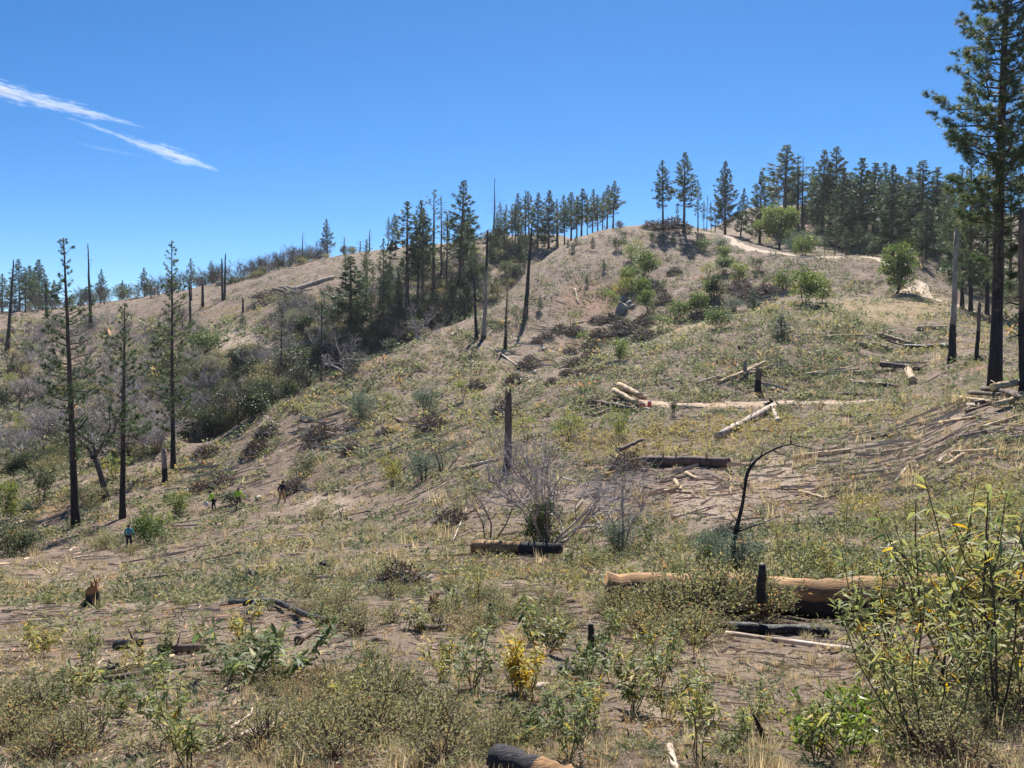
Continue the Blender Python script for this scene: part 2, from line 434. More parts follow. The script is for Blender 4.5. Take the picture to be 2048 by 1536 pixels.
# ------------------------------------------------------------------ objects
def link(o):
    COL.objects.link(o); return o
def tag(o, label=None, cat=None, group=None, kind=None):
    if label: o['label'] = label
    if cat: o['category'] = cat
    if group: o['group'] = group
    if kind: o['kind'] = kind
    return o
def empty(name, loc, label, cat, group=None, rz=0.0, sc=(1, 1, 1), rx=0.0, ry=0.0):
    o = bpy.data.objects.new(name, None); link(o)
    o.empty_display_size = 0.3
    o.location = [float(x) for x in loc]; o.rotation_euler = (rx, ry, rz)
    o.scale = sc if not np.isscalar(sc) else (sc, sc, sc)
    return tag(o, label, cat, group)
def part(name, me, parent):
    o = bpy.data.objects.new(name, me); link(o); o.parent = parent
    return o
def solo(name, me, loc, label=None, cat=None, group=None, kind=None, rz=0.0, sc=1.0):
    o = bpy.data.objects.new(name, me); link(o)
    o.location = [float(x) for x in loc]; o.rotation_euler = (0, 0, rz)
    o.scale = (sc, sc, sc) if np.isscalar(sc) else sc
    return tag(o, label, cat, group, kind)

# ------------------------------------------------------------------ ground
def pix_of(X, Y, Z):
    fw = Y*CP - Z*SP; up = Y*SP + Z*CP
    return 1024 + F*X/fw, 768 - F*up/fw
def blob(px, py, cx, cy, rx, ry, soft=0.5, rot=0.0):
    c, s = math.cos(rot), math.sin(rot)
    dx = px-cx; dy = py-cy
    u = (dx*c+dy*s)/rx; v = (-dx*s+dy*c)/ry
    return np.clip((1-(u*u+v*v))/soft, 0, 1)
PXG, PYG = pix_of(XG, np.maximum(YG, 0.7), ZG)
front = (YG > 1.2)
nzA = fbm(XG/1.7, YG/1.7, 51, 3); nzB = fbm(XG/6.0, YG/6.0, 61, 3)
straw = np.zeros_like(ZG); red = np.zeros_like(ZG); pale = np.zeros_like(ZG)
dd = (YG < 140)
# real patches of straw, red earth and bare pale soil, laid where the slope has them
for (cx, cy, rx, ry) in [(1480,1330,170,55),(1750,625,160,35),(760,1125,70,16),(1350,650,120,22),(1840,610,90,40),(640,620,70,25),(1300,1400,60,20)]:
    straw = np.maximum(straw, blob(PXG, PYG, cx, cy, rx, ry, 0.8)*front)
for (cx, cy, rx, ry) in [(1905,637,30,7),(1140,690,45,14),(1180,600,80,50),(730,720,60,20),(640,640,40,45),(720,615,60,20),(1620,735,40,8),(1950,735,40,8),(2000,900,90,30),(1180,930,50,30),(1060,1128,70,14),(120,1010,70,40),(400,975,30,14)]:
    red = np.maximum(red, blob(PXG, PYG, cx, cy, rx, ry, 0.9)*front)
for (cx, cy, rx, ry) in [(1350,1440,170,60),(1420,1000,110,70),(1550,960,140,60),(250,1440,160,60),(900,1300,120,30),(1000,1170,120,30),(650,1010,70,30),(480,690,70,50)]:
    pale = np.maximum(pale, blob(PXG, PYG, cx, cy, rx, ry, 0.9)*front)
# soil colour blended paler towards the viewpoint, broken up by noise
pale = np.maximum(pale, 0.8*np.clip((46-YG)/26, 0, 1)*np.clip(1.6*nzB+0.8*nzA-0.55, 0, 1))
gm, n_, l_ = mat_new('dry_slope_soil')
tc = n_.new('ShaderNodeTexCoord')
co = tc.outputs['Object']
n1 = noise(n_, l_, co, 0.35, 5, 0.65); n2 = noise(n_, l_, co, 1.1, 9, 0.8); n3 = noise(n_, l_, co, 22.0, 5, 0.7)
c1 = ramp(n_, [(0.37, (0.085, 0.058, 0.045)), (0.5, (0.225, 0.163, 0.124)), (0.63, (0.41, 0.32, 0.25))]); l_.new(n2, c1.inputs[0])
c2 = ramp(n_, [(0.40, (0.12, 0.083, 0.063)), (0.62, (0.285, 0.213, 0.163))]); l_.new(n1, c2.inputs[0])
cc = mix_c(n_, l_, 0.4, c1.outputs[0], c2.outputs[0])
# needle and bark litter flecks
lit = math_n(n_, l_, 'MULTIPLY', math_n(n_, l_, 'SUBTRACT', n3, 0.56), 6.0, True)
cc = mix_c(n_, l_, lit, cc, (0.47, 0.375, 0.275))
drk = math_n(n_, l_, 'MULTIPLY', math_n(n_, l_, 'SUBTRACT', 0.43, n3), 6.0, True)
cc = mix_c(n_, l_, math_n(n_, l_, 'MULTIPLY', drk, 0.75), cc, (0.085, 0.06, 0.048))
w1 = math_n(n_, l_, 'MULTIPLY', attr(n_, 'straw'), math_n(n_, l_, 'MULTIPLY', math_n(n_, l_, 'SUBTRACT', n2, 0.36), 3.2, True), True)
cc = mix_c(n_, l_, w1, cc, (0.46, 0.345, 0.17))
w2 = math_n(n_, l_, 'MULTIPLY', attr(n_, 'red'), math_n(n_, l_, 'MULTIPLY', math_n(n_, l_, 'SUBTRACT', n2, 0.40), 3.0, True), True)
cc = mix_c(n_, l_, w2, cc, (0.36, 0.165, 0.085))
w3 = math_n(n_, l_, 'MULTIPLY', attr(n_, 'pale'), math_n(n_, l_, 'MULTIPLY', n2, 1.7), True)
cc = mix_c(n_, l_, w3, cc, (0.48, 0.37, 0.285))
gb = n_.new('ShaderNodeBsdfPrincipled'); gb.inputs['Roughness'].default_value = 0.95; gb.inputs['Specular IOR Level'].default_value = 0.15
l_.new(cc, gb.inputs['Base Color'])
bp = n_.new('ShaderNodeBump'); bp.inputs['Strength'].default_value = 1.0; bp.inputs['Distance'].default_value = 0.16
bh = math_n(n_, l_, 'ADD', math_n(n_, l_, 'MULTIPLY', n3, 0.4), math_n(n_, l_, 'MULTIPLY', n2, 2.4))
l_.new(bh, bp.inputs['Height']); l_.new(bp.outputs[0], gb.inputs['Normal'])
go = n_.new('ShaderNodeOutputMaterial'); l_.new(gb.outputs[0], go.inputs[0])
M['soil'] = gm

def grid_quads(ni, nj):
    i = np.arange(ni-1)[:, None]; j = np.arange(nj-1)[None]
    a = (i*nj+j).ravel()
    return np.stack([a, a+nj, a+nj+1, a+1], 1)
mb = MB()
mb.add(np.stack([XG, YG, ZG], 2).reshape(-1, 3), None, grid_quads(NS, NY))
# the slope goes on behind and beside the viewpoint
gv = []
for k, y in enumerate((Y_AX[0]-0.02, 0.0, -4.0, -14.0, -45.0)):
    wx = [1.02*Y_AX[0]-0.01, 3, 12, 40, 120][k]
    gv += [(-wx, y, -1.55+0.10*y*0.6), (wx, y, -1.55+0.10*y*0.6)]
gv[0] = (XG[0, 0], Y_AX[0], ZG[0, 0]); gv[1] = (XG[-1, 0], Y_AX[0], ZG[-1, 0])
mb.add(gv, None, [(2*k, 2*k+1, 2*k+3, 2*k+2) for k in range(4)])
me = mb.mesh('ground', gm)
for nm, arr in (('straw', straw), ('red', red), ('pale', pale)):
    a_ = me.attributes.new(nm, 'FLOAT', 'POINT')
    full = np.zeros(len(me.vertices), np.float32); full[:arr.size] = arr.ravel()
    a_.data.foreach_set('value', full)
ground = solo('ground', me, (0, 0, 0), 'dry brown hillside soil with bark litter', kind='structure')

# dirt road and footpaths: strips laid on the slope
M['dirt'] = plain_mat('pale_road_dirt', (0.33, 0.24, 0.17), 0.95, 0.22, 1.2)
M['path'] = plain_mat('trodden_path_dust', (0.44, 0.34, 0.25), 0.95, 0.18, 1.5)
PATHS = []
def strip(name, pix, width, m, label, lift=0.05, seed=1):
    g = np.random.default_rng(seed)
    pts = np.array([at(*p) if len(p) == 2 else at_d(p[0], p[2]) for p in pix])[:, :2]
    # resample
    seg = np.linalg.norm(np.diff(pts, axis=0), axis=1); cum = np.concatenate([[0], np.cumsum(seg)])
    nn = max(8, int(cum[-1]/0.5))
    q = np.linspace(0, cum[-1], nn)
    c = np.stack([np.interp(q, cum, pts[:, 0]), np.interp(q, cum, pts[:, 1])], 1)
    for _ in range(12): c[1:-1] = (c[:-2]+c[1:-1]*2+c[2:])/4
    PATHS.append((c, width))
    d = nrm(np.gradient(c, axis=0)); sd = np.stack([d[:, 1], -d[:, 0]], 1)
    nw = 9
    V = []
    for k in range(nn):
        wl_ = width*(0.5+0.30*(vnoise(np.array([q[k]/1.3]), np.array([seed*3.1]))[0]-0.5)*2)
        wr_ = width*(0.5+0.30*(vnoise(np.array([q[k]/1.3]), np.array([seed*7.7]))[0]-0.5)*2)
        taper = min(1, (k+1)/6, (nn-k)/6)
        for w in np.linspace(-wl_, wr_, nw)*taper:
            p = c[k]+sd[k]*w
            edge = abs(w)/(width*0.5*max(taper, 0.01))
            V.append((p[0], p[1], float(ground_z(p[0], p[1])) + lift*(1.0 if edge < 0.85 else -0.6)))
    mb = MB(); mb.add(V, None, grid_quads(nn, nw))
    return solo(name, mb.mesh(name, m), (0, 0, 0), label, kind='structure')
strip('dirt_road', [(1250,803),(1300,806),(1360,811),(1430,812),(1500,808),(1570,807),(1640,805),(1700,806),(1765,801)], 1.9, M['dirt'], 'pale dirt road running level across the near slope', 0.06, 2)
strip('footpath', [(1955,625),(1900,607),(1860,597),(1843,583),(1850,574),(1838,563),(1822,556)], 2.2, M['path'], 'pale footpath winding up past the lone oak', 0.06, 5)
strip('footpath', [(1862,598),(1830,590),(1805,588),(1818,577),(1842,572)], 1.5, M['path'], 'short side loop of the pale footpath by the oak', 0.06, 6)
strip('footpath', [(1800,556),(1775,530),(1752,517),(1720,514)], 2.0, M['path'], 'pale footpath climbing over the bare shoulder', 0.08, 7)
strip('dirt_track', [(1420,463),(1450,470),(1462,482),(1480,492),(1510,500),(1545,506),(1600,512),(1690,514)], 3.0, M['path'], 'pale track curving down below the ridge pines', 0.10, 8)
strip('dirt_track', [(1300,452),(1350,459),(1400,465),(1440,470)], 2.4, M['dirt'], 'pale track along the bare hilltop under two tall pines', 0.10, 9)
# ------------------------------------------------------------------ tree prototypes
def pine_meshes(seed, H=20.0, start=0.3, rmax=2.6, tr=0.26, nb=90, per=9, m=9, nl=0.34, nw=0.035, char=0.12,
                dead=0.1, shape='cone', tint=(0.45, 0.15), gaps=0.0, lean=0.0, tips=1.0):
    """trunk with limbs, and a crown of needle tufts set along the limbs"""
    g = np.random.default_rng(seed)
    tk = MB(); cr = MB(); lb = MB()
    zs = np.linspace(0, 1, 15)
    wob = np.cumsum(g.normal(0, 0.012*H/14, (15, 2)), 0)*0.5; wob -= wob[0]
    tp = np.stack([wob[:, 0]+lean*zs*H, wob[:, 1], zs*H], 1)
    tp[0, 2] = -0.6
    rad = tr*(1-zs*0.93)**0.85; rad[0] *= 1.3; rad[1] *= 1.05
    tube(tk, tp, rad, 9, np.clip(1.1-(zs/max(char, 1e-3))*0.6, 0, 1), 0, True, 0.06, g)
    PP = []; DD = []; TT = []; LL_ = []
    for b in range(nb):
        f = start + (1-start)*((b+g.random())/nb)
        f = min(f, 0.985)
        u = (f-start)/(1-start)
        if shape == 'cone': rr = rmax*(1-u)**0.75*(0.55+0.45*min(1, u/0.12))
        elif shape == 'round': rr = rmax*math.sqrt(max(0.02, 1-(u-0.35)**2/0.45))*(0.5+0.5*min(1, u/0.2))
        else: rr = rmax*(1-u)**0.72*(0.35+0.65*min(1, u/0.35))
        rr *= 0.42+0.95*g.random()
        if u > 0.7 and m < 18: rr *= 1-0.5*(u-0.7)/0.3
        rr = max(rr, 0.22)
        if gaps and vnoise(np.array([f*9.0]), np.array([seed*1.7]))[0] < gaps: rr *= 0.45
        az = b*2.399+g.normal(0, 0.4)
        p0 = np.array([np.interp(f, zs, tp[:, 0]), np.interp(f, zs, tp[:, 1]), f*H])
        rise = 0.55*u+0.08-0.35*(1-u)*g.random()
        dh = np.array([math.cos(az), math.sin(az), rise])
        L = rr
        q = np.linspace(0, 1, 4)
        bp_ = p0 + dh[None]*(L*q)[:, None]; bp_[:, 2] += 0.22*L*q*q - 0.06*L*np.sin(q*3)
        bp_[1:] += g.normal(0, 0.04*L, (3, 3))
        isdead = (u < 0.14 and g.random() < 0.5) or g.random() < dead
        tube(lb, bp_, [0.045*L/2.4+0.012, 0.03*L/2.4+0.01, 0.018*L/2.4+.007, 0.006], 4, 0.35 if isdead else 0.0, 0, False)
        if isdead: continue
        k = max(3, int(per*L/rmax+2))
        q = 0.25+0.75*g.random(k)**0.7; q[0] = 1.0
        pos = np.stack([np.interp(q, np.linspace(0, 1, 4), bp_[:, i]) for i in range(3)], 1)
        side = g.normal(0, 1, (k, 3))*np.array([1, 1, 0.45])*(0.20*L*(1.15-q))[:, None]
        side[0] = 0
        pos2 = pos+side
        for a_, b_ in list(zip(pos, pos2))[:4]:
            if np.linalg.norm(b_-a_) > 0.12: tube(lb, [a_, b_], [0.010, 0.006], 3, 0.0, 0, False)
        PP.append(pos2); DD.append(nrm(np.array([dh[0], dh[1], 0.5])[None]+side*0.8))
        TT.append(np.clip(g.normal(tint[0], tint[1], k)+0.15*(u-0.5), 0, 0.97)); LL_.append(np.full(k, nl*(1.05-0.55*u*u)))
    # leader tufts
    PP.append(tp[-1][None]+np.array([[0, 0, -0.1], [0, 0, -0.5], [0.05, 0, -0.9]])); DD.append(np.array([[0, 0, 1.0]]*3)); TT.append(np.full(3, tint[0])); LL_.append(np.full(3, nl*0.45))
    P = np.concatenate(PP); D = np.concatenate(DD); T = np.concatenate(TT)
    needles(cr, P, D, m, np.concatenate(LL_), nw, T, g, 0.85)
    return tk.mesh('pine_trunk', M['bark']), cr.mesh('pine_crown', M['pine'], False), lb.mesh('pine_branches', M['bark'])
def broad_meshes(seed, H=4.0, Rr=1.6, stems=3, clumps=26, per=60, ls=0.16, start=0.15, mat='oak', tr=0.06, tint=(0.45, 0.18), bark='oakbark', cs=0.42, flat=1.0):
    g = np.random.default_rng(seed)
    tk = MB(); cr = MB()
    cen = []
    while len(cen) < clumps:
        p = g.uniform(-1, 1, 3)
        if p[0]**2+p[1]**2+p[2]**2 > 1: continue
        if (p**2).sum() < 0.12 and g.random() < .6: continue
        z = H*(start + (1-start)*(p[2]*0.5+0.5)*flat)
        w = Rr*(0.75+0.5*g.random())
        cen.append((p[0]*w, p[1]*w, z))
    cen = np.array(cen)
    # stems reach towards clumps
    for s in range(stems):
        a = s*2*math.pi/stems+g.random()
        b0 = np.array([0.10*Rr*math.cos(a)*(stems > 1), 0.10*Rr*math.sin(a)*(stems > 1), -0.15])
        top = np.array([0.35*Rr*math.cos(a), 0.35*Rr*math.sin(a), H*0.62])
        mid = b0*0.5+top*0.5+g.normal(0, 0.06*H, 3)*np.array([1, 1, 0.2])
        tube(tk, [b0, b0*0.7+mid*0.3+g.normal(0, .02*H, 3)*np.array([1, 1, 0]), mid, top], [tr*1.2, tr*0.95, tr*0.65, tr*0.25], 6, [0.9, 0.5, 0.1, 0], 0, False, 0.08, g)
        for c in cen[s::stems]:
            o = mid if g.random() < .5 else (mid+top)/2
            mm = (o+c)/2+g.normal(0, 0.05*H, 3)
            tube(tk, [o, mm, c], [tr*0.3, tr*0.2, tr*0.06], 3, 0.1, 0, False)
    n = clumps*per
    ci = np.repeat(np.arange(clumps), per)
    off = g.normal(0, 1, (n, 3)); off = nrm(off)*(cs*Rr*(0.35+0.65*g.random((n, 1))**0.5))
    off[:, 2] *= 0.75
    P = cen[ci]+off
    P[:, 2] = np.maximum(P[:, 2], 0.03)
    D = nrm(off+g.normal(0, .5, (n, 3))*cs*Rr)
    ct = g.normal(tint[0], tint[1], clumps)
    leaves2(cr, P, D, g.normal(0, 1, (n, 3)), ls*(0.6+0.8*g.random(n)), ls*0.62*(0.7+0.6*g.random(n)), np.clip(ct[ci]+g.normal(0, 0.1, n), 0, 1))
    return tk.mesh('stems', M[bark]), cr.mesh('foliage', M[mat], False)
def dead_meshes(seed, H=3.0, spread=1.1, stems=5, mat='twig', tr=0.035, lev=3, kids=4, thick=1.0, n=4):
    """bare branching shrub"""
    g = np.random.default_rng(seed); mb = MB()
    def grow(p, d, L, r, k):
        pts = [p]; q = p
        for i in range(3):
            d2 = nrm(d+g.normal(0, 0.22, 3)); q = q+d2*L/3; pts.append(q)
        tube(mb, pts, [r, r*0.85, r*0.65, r*0.45], n if k == lev else 3, 0.7 if k == lev else 0.15, 0, False)
        if k == 0: return
        for c in range(kids):
            f = g.uniform(0.35, 1.0)
            o = np.array([np.interp(f, [0, .333, .667, 1], [pp[i] for pp in pts]) for i in range(3)])
            grow(o, nrm(d+g.normal(0, 0.62, 3)+np.array([0, 0, 0.12])), L*g.uniform(0.4, 0.7), r*0.5, k-1)
    for s in range(stems):
        a = s*2*math.pi/stems+g.random()
        grow(np.array([0.08*math.cos(a), 0.08*math.sin(a), -0.1]), nrm(np.array([spread*math.cos(a)*g.random(), spread*math.sin(a)*g.random(), 1.0])), H*g.uniform(0.4, 0.62), tr*thick, lev)
    return mb.mesh('bare_branches', M[mat])
def snag_mesh(seed, H, r0, r1, branches=8, blen=1.2, mat='snag', char=lambda f: 0.0, lean=(0, 0), broken=True, z0=0.25, droop=0.3, n=8):
    g = np.random.default_rng(seed); mb = MB(); bm_ = MB()
    zs = np.linspace(0, 1, 13)
    wob = np.cumsum(g.normal(0, 0.008*H/4, (13, 2)), 0); wob -= wob[0]
    pts = np.stack([wob[:, 0]+lean[0]*zs*H, wob[:, 1]+lean[1]*zs*H, zs*H], 1); pts[0, 2] = -0.5
    rad = r0+(r1-r0)*zs; rad[0] *= 1.35; rad[1] *= 1.08
    tube(mb, pts, rad, n, np.array([char(f) for f in zs]), 0, True, 0.10, g)
    if branches <= 4: bm_ = mb
    if broken:
        for k in range(4):
            a = g.random()*6.28; h = min(r1*(1.0+2.2*g.random()), 0.05*H+0.05)
            b = pts[-1]+np.array([math.cos(a), math.sin(a), 0])*r1*0.6
            tube(mb, [b-np.array([0, 0, r1]), b+np.array([math.cos(a)*r1*.2, math.sin(a)*r1*.2, h])], [r1*0.45, r1*0.08], 4, char(1.0), 0, False)
    for b in range(branches):
        f = z0+(0.98-z0)*g.random()
        az = g.random()*6.28
        p0 = np.array([np.interp(f, zs, pts[:, i]) for i in range(3)])
        L = blen*(0.4+0.9*g.random())*(1.15-0.7*f)
        q = np.linspace(0, 1, 5)
        bp_ = p0+np.array([math.cos(az), math.sin(az), 0.15])[None]*(L*q)[:, None]
        bp_[:, 2] += L*(0.25*q-droop*2*q*q)
        bp_[1:] += g.normal(0, 0.05*L, (4, 3))
        tube(bm_, bp_, np.linspace(max(0.012, r1*0.5), 0.006, 5)*(0.6+L*0.25), 4, char(f)*0.8, 0, False)
        for t in range(2):
            i = g.integers(1, 4); o = bp_[i]
            tube(bm_, [o, o+np.array([math.cos(az+1.2), math.sin(az+1.2), -0.3])*L*0.3*g.random()], [0.012, 0.005], 3, char(f)*0.8, 0, False)
    return mb.mesh('snag_trunk', M[mat]), (bm_.mesh('snag_branches', M[mat]) if branches > 4 else None)

PROTO = {}
# far pines (ridge): conical, dense, narrow, sparse
PROTO['pineA'] = pine_meshes(1, start=0.20, rmax=3.0, nb=120, per=13, m=10, nl=0.6, nw=0.11)
PROTO['pineB'] = pine_meshes(2, start=0.30, rmax=3.1, nb=100, per=13, m=10, nl=0.6, nw=0.11, shape='col', gaps=0.2, dead=0.06)
PROTO['pineC'] = pine_meshes(3, start=0.12, rmax=3.1, nb=140, per=14, m=10, nl=0.6, nw=0.12, tint=(0.4, 0.14))
PROTO['pineD'] = pine_meshes(4, start=0.28, rmax=2.6, nb=84, per=11, m=9, nl=0.55, nw=0.10, shape='col', gaps=0.3, tint=(0.5, 0.16))
PROTO['pineE'] = pine_meshes(5, start=0.05, rmax=3.6, nb=170, per=15, m=10, nl=0.6, nw=0.12, tint=(0.4, 0.15), dead=0.04)
PROTO['pineS'] = pine_meshes(6, start=0.42, rmax=2.8, nb=44, per=6, m=8, nl=0.5, nw=0.08, dead=0.4, gaps=0.35, shape='col', tint=(0.6, 0.15))
# bushes
PROTO['oakA'] = broad_meshes(21, 4.0, 1.7, 3, 30, 60, 0.24)
PROTO['oakB'] = broad_meshes(22, 4.0, 1.5, 2, 24, 60, 0.24, tint=(0.55, 0.18))
PROTO['oakC'] = broad_meshes(23, 4.0, 2.1, 4, 34, 60, 0.24, tint=(0.38, 0.16), flat=0.85)
PROTO['yel'] = broad_meshes(24, 4.0, 1.8, 3, 20, 46, 0.24, tint=(0.78, 0.1))
PROTO['open'] = broad_meshes(28, 4.0, 1.6, 3, 15, 40, 0.22, tint=(0.62, 0.14), start=0.35, cs=0.3)
PROTO['darkA'] = broad_meshes(25, 4.0, 1.9, 4, 34, 60, 0.24, mat='darkshrub', tint=(0.4, 0.2), start=0.04)
PROTO['darkB'] = broad_meshes(26, 4.0, 2.5, 5, 34, 56, 0.24, mat='darkshrub', tint=(0.55, 0.2), start=0.02)
PROTO['darkC'] = broad_meshes(27, 4.0, 1.4, 3, 22, 56, 0.22, mat='darkshrub', tint=(0.3, 0.16))
PROTO['scrub'] = broad_meshes(29, 4.0, 2.4, 5, 30, 50, 0.20, mat='finebush', tint=(0.45, 0.2), start=0.02, bark='oakbark')
PROTO['sage'] = broad_meshes(30, 4.0, 2.0, 5, 34, 70, 0.16, mat='bluepine', tint=(0.6, 0.2), start=0.02)
def young_pine(seed):
    return pine_meshes(seed, H=4.0, start=0.05, rmax=1.05, tr=0.06, nb=70, per=7, m=9, nl=0.26, nw=0.05, char=0.0, dead=0.0, tint=(0.5, 0.15))
PROTO['young'] = young_pine(31)
for me_ in (PROTO['young'][1],): me_.materials.clear(); me_.materials.append(M['bluepine'])
PROTO['deadA'] = (dead_meshes(41, 4.0, 0.9, 5, 'twig', 0.075),)
PROTO['deadB'] = (dead_meshes(42, 4.0, 1.3, 7, 'twig', 0.065),)
PROTO['deadC'] = (dead_meshes(43, 4.0, 0.5, 2, 'darktwig', 0.07, kids=5),)
PROTO['deadD'] = (dead_meshes(44, 4.0, 1.1, 5, 'darktwig', 0.045),)
PARTN = {'pine': ('trunk', 'crown'), 'oak': ('trunk', 'crown'), 'dead': ('branches',)}

def plant(proto, name, label, cat, loc, h, base=20.0, wf=1.0, group=None, g=None, lean=0.0):
    rz = random.random()*6.28
    s = h/base
    if base == 20.0: wf *= random.uniform(1.0, 1.3); lean += random.uniform(-0.025, 0.03)
    o = empty(name, loc, label, cat, group, rz, (s*wf, s*wf*random.uniform(0.9, 1.1), s), lean*math.sin(rz), lean*math.cos(rz))
    ms = PROTO[proto]
    nm = ('trunk', 'crown') if cat in ('tree', 'pine', 'oak') else ('stems', 'foliage')
    if len(ms) == 1: nm = ('branches',)
    ps = [part(k, m_, o) for m_, k in zip(ms, nm)]
    if len(ms) == 3: part('branches', ms[2], ps[0])
    return o
def tree_px(proto, px, top, label, base=None, d=None, wf=1.0, group=None, name='pine_tree', lean=0.0):
    p = at_d(px, d, base or 600) if d else at(px, base)
    h = z_at_row(top, p[1]) - p[2]
    return plant(proto, name, label, 'tree', p-np.array([0, 0, 0.1]), max(h, 2.0), 20.0, wf*20.0/max(h, 2.0)*max(h, 2)/20.0, group, lean=lean)

ORD = 'first second third fourth fifth sixth seventh eighth ninth tenth eleventh twelfth thirteenth fourteenth fifteenth sixteenth seventeenth eighteenth nineteenth twentieth'.split()
ORD += ['twenty-'+w for w in ORD[:9]]+['thirtieth']+['thirty-'+w for w in ORD[:9]]
# ------------------------------------------------------------------ trees of the far slopes
ROW = 'pines in the row along the bare ridge crest'
for k, (px, top, pr, wf) in enumerate([(1030,408,'pineB',.9),(1037,386,'pineA',1.0),(1058,382,'pineB',1.1),(1075,385,'pineC',1.0),(1097,380,'pineC',1.0),(1113,397,'pineD',1.0),
        (1129,390,'pineB',1.0),(1142,384,'pineB',1.1),(1153,392,'pineD',1.0),(1162,377,'pineB',1.1),(1174,392,'pineD',.9),(1184,378,'pineA',.95),(1195,389,'pineB',1.0),(1204,384,'pineD',1.0),(1213,370,'pineB',1.1),(1225,361,'pineB',1.15)]):
    tree_px(pr, px, top, ORD[15-k]+' pine of the close ridge crest row, counting from the bald hilltop', d=222+8*(k % 3) if px > 1090 else 236+10*(k % 3), wf=wf*1.25, group=ROW)
tree_px('pineA', 656, 437, 'lone bushy pine standing clear on the crest of the brush covered hill', d=272, wf=1.25)
tree_px('pineD', 778, 433, 'slimmer of two pines at the brink of the cleared hilltop', d=255, wf=1.1)
tree_px('pineB', 791, 427, 'fuller of two pines at the brink of the cleared hilltop', d=258, wf=1.1)
DRAW = 'tall pines rising out of the brushy draw'
for (px, top, base, d, pr, wf, lb) in [(767,476,650,170,'pineD',.75,'narrow dark pine rising from the shaded draw, front of its clump'),
        (814,402,640,178,'pineD',1.25,'tall open pine with bare lower trunk in the brushy draw'),
        (834,400,650,182,'pineB',.9,'tall pine with dark column crown beside the open one in the draw'),
        (845,415,650,186,'pineB',.9,'dense pine pressed behind the column crowned pine in the draw'),
        (866,379,600,190,'pineS',1.35,'half dead pine with ragged flat top above the draw'),
        (894,428,590,205,'pineD',.8,'small pine beside the leaning tall pine above the draw'),
        (918,360,600,195,'pineB',1.05,'tallest pine above the draw, dark pointed crown, slightly leaning'),
        (927,425,590,210,'pineC',1.0,'bushy pine at the foot of the tallest pine above the draw'),
        (934,430,590,216,'pineA',1.0,'pale green pine just behind the tallest pine above the draw'),
        (701,512,650,160,'pineA',1.5,'short thick crowned pine among orange earth on the draw side'),
        (724,570,650,168,'pineD',1.0,'small thin pine low in the shaded draw'),
        (1000,404,0,262,'pineD',1.0,'left of two thin pines behind the round dark oak on the crest'),
        (1011,408,0,265,'pineD',1.0,'right of two thin pines behind the round dark oak on the crest')]:
    tree_px(pr, px, top, lb, d=d, wf=wf*1.1, group=DRAW, lean=0.02)
tree_px('pineB', 1326, 320, 'tall pine with long bare trunk, left of the two on the open hilltop', base=458, wf=1.15)
tree_px('pineB', 1368, 304, 'tallest pine on the open hilltop, right of the pair', base=465, wf=1.2)
tree_px('pineD', 1354, 405, 'thin small pine behind the pair on the open hilltop', d=240, wf=0.8)
HT = 'pines edging the hilltop track'
tree_px('pineD', 1396, 359, 'thin pine at the head of a cluster of spindly trunks on the hilltop', base=463, wf=1.0, group=HT)
for k, (px, top) in enumerate([(1406,400),(1412,390),(1421,402),(1429,392)]):
    tree_px('pineS' if k % 2 else 'pineD', px, top, ORD[k]+' spindly pine in the small hilltop cluster, counting from the thin leading pine', d=215+3*k, wf=0.8, group='spindly hilltop pines')
tree_px('pineE', 1450, 322, 'big dense cone shaped pine beside the curving track', base=470, wf=1.05, group=HT)
tree_px('pineC', 1481, 376, 'smaller leaning pine across the track from the cone shaped pine', base=474, wf=1.0, group=HT, lean=0.05)
tree_px('pineE', 1519, 342, 'dense dark pine between the track and the round oak', base=487, wf=1.0, group=HT)
STAND = 'pines of the dense stand behind the bare shoulder'
STL = [(1542,349,262,'pineD',1.0),(1566,289,235,'pineB',1.3),(1580,330,250,'pineD',.9),(1590,335,240,'pineD',1.0),(1620,332,250,'pineD',1.1),(1632,352,240,'pineB',1.0),
        (1643,300,222,'pineB',1.0),(1656,330,235,'pineC',1.1),(1669,293,220,'pineB',1.2),(1679,335,200,'pineC',1.0),(1697,345,250,'pineD',1.2),(1716,315,206,'pineC',1.1),(1730,340,235,'pineA',1.1),(1743,325,215,'pineC',1.2),
        (1766,324,228,'pineD',1.2),(1783,329,172,'pineE',.95),(1800,352,230,'pineB',1.2),(1817,334,205,'pineA',1.2),(1832,350,225,'pineC',1.1),(1844,320,196,'pineB',1.2),(1866,334,190,'pineA',1.3),(1882,362,215,'pineC',1.2),(1897,346,180,'pineA',1.2),
        (1551,372,275,'pineD',1.0),(1574,360,280,'pineA',1.0),(1660,362,262,'pineA',1.1),(1688,358,268,'pineC',1.1),(1708,350,270,'pineA',1.0),(1752,356,262,'pineC',1.1),(1790,362,258,'pineA',1.1),(1826,366,255,'pineC',1.1),(1872,372,250,'pineC',1.1),(1605,390,225,'pineD',.9),(1700,400,190,'pineC',.9),(1757,395,195,'pineC',1.0),(1850,400,172,'pineE',.9)]
for k, (px, top, d, pr, wf) in enumerate(STL):
    tree_px(pr, px, top, ORD[sum(q[0] < px for q in STL)]+' treetop along the dense pine stand, counting from the round oak', d=d, wf=wf*1.36, group=STAND)
for k, (px, top, d) in enumerate([(1668,436,175),(1690,452,178),(1713,441,176),(1735,455,182),(1648,460,180)]):
    tree_px('pineA' if k % 2 else 'pineD', px, top, ['first','second','third','fourth','fifth'][0 if px==1648 else [1668,1690,1713,1735].index(px)+1]+' small pine along the front edge of the dense stand', d=d, wf=1.3, group='small pines fronting the stand')
FAR = 'pines on the far low ridge'
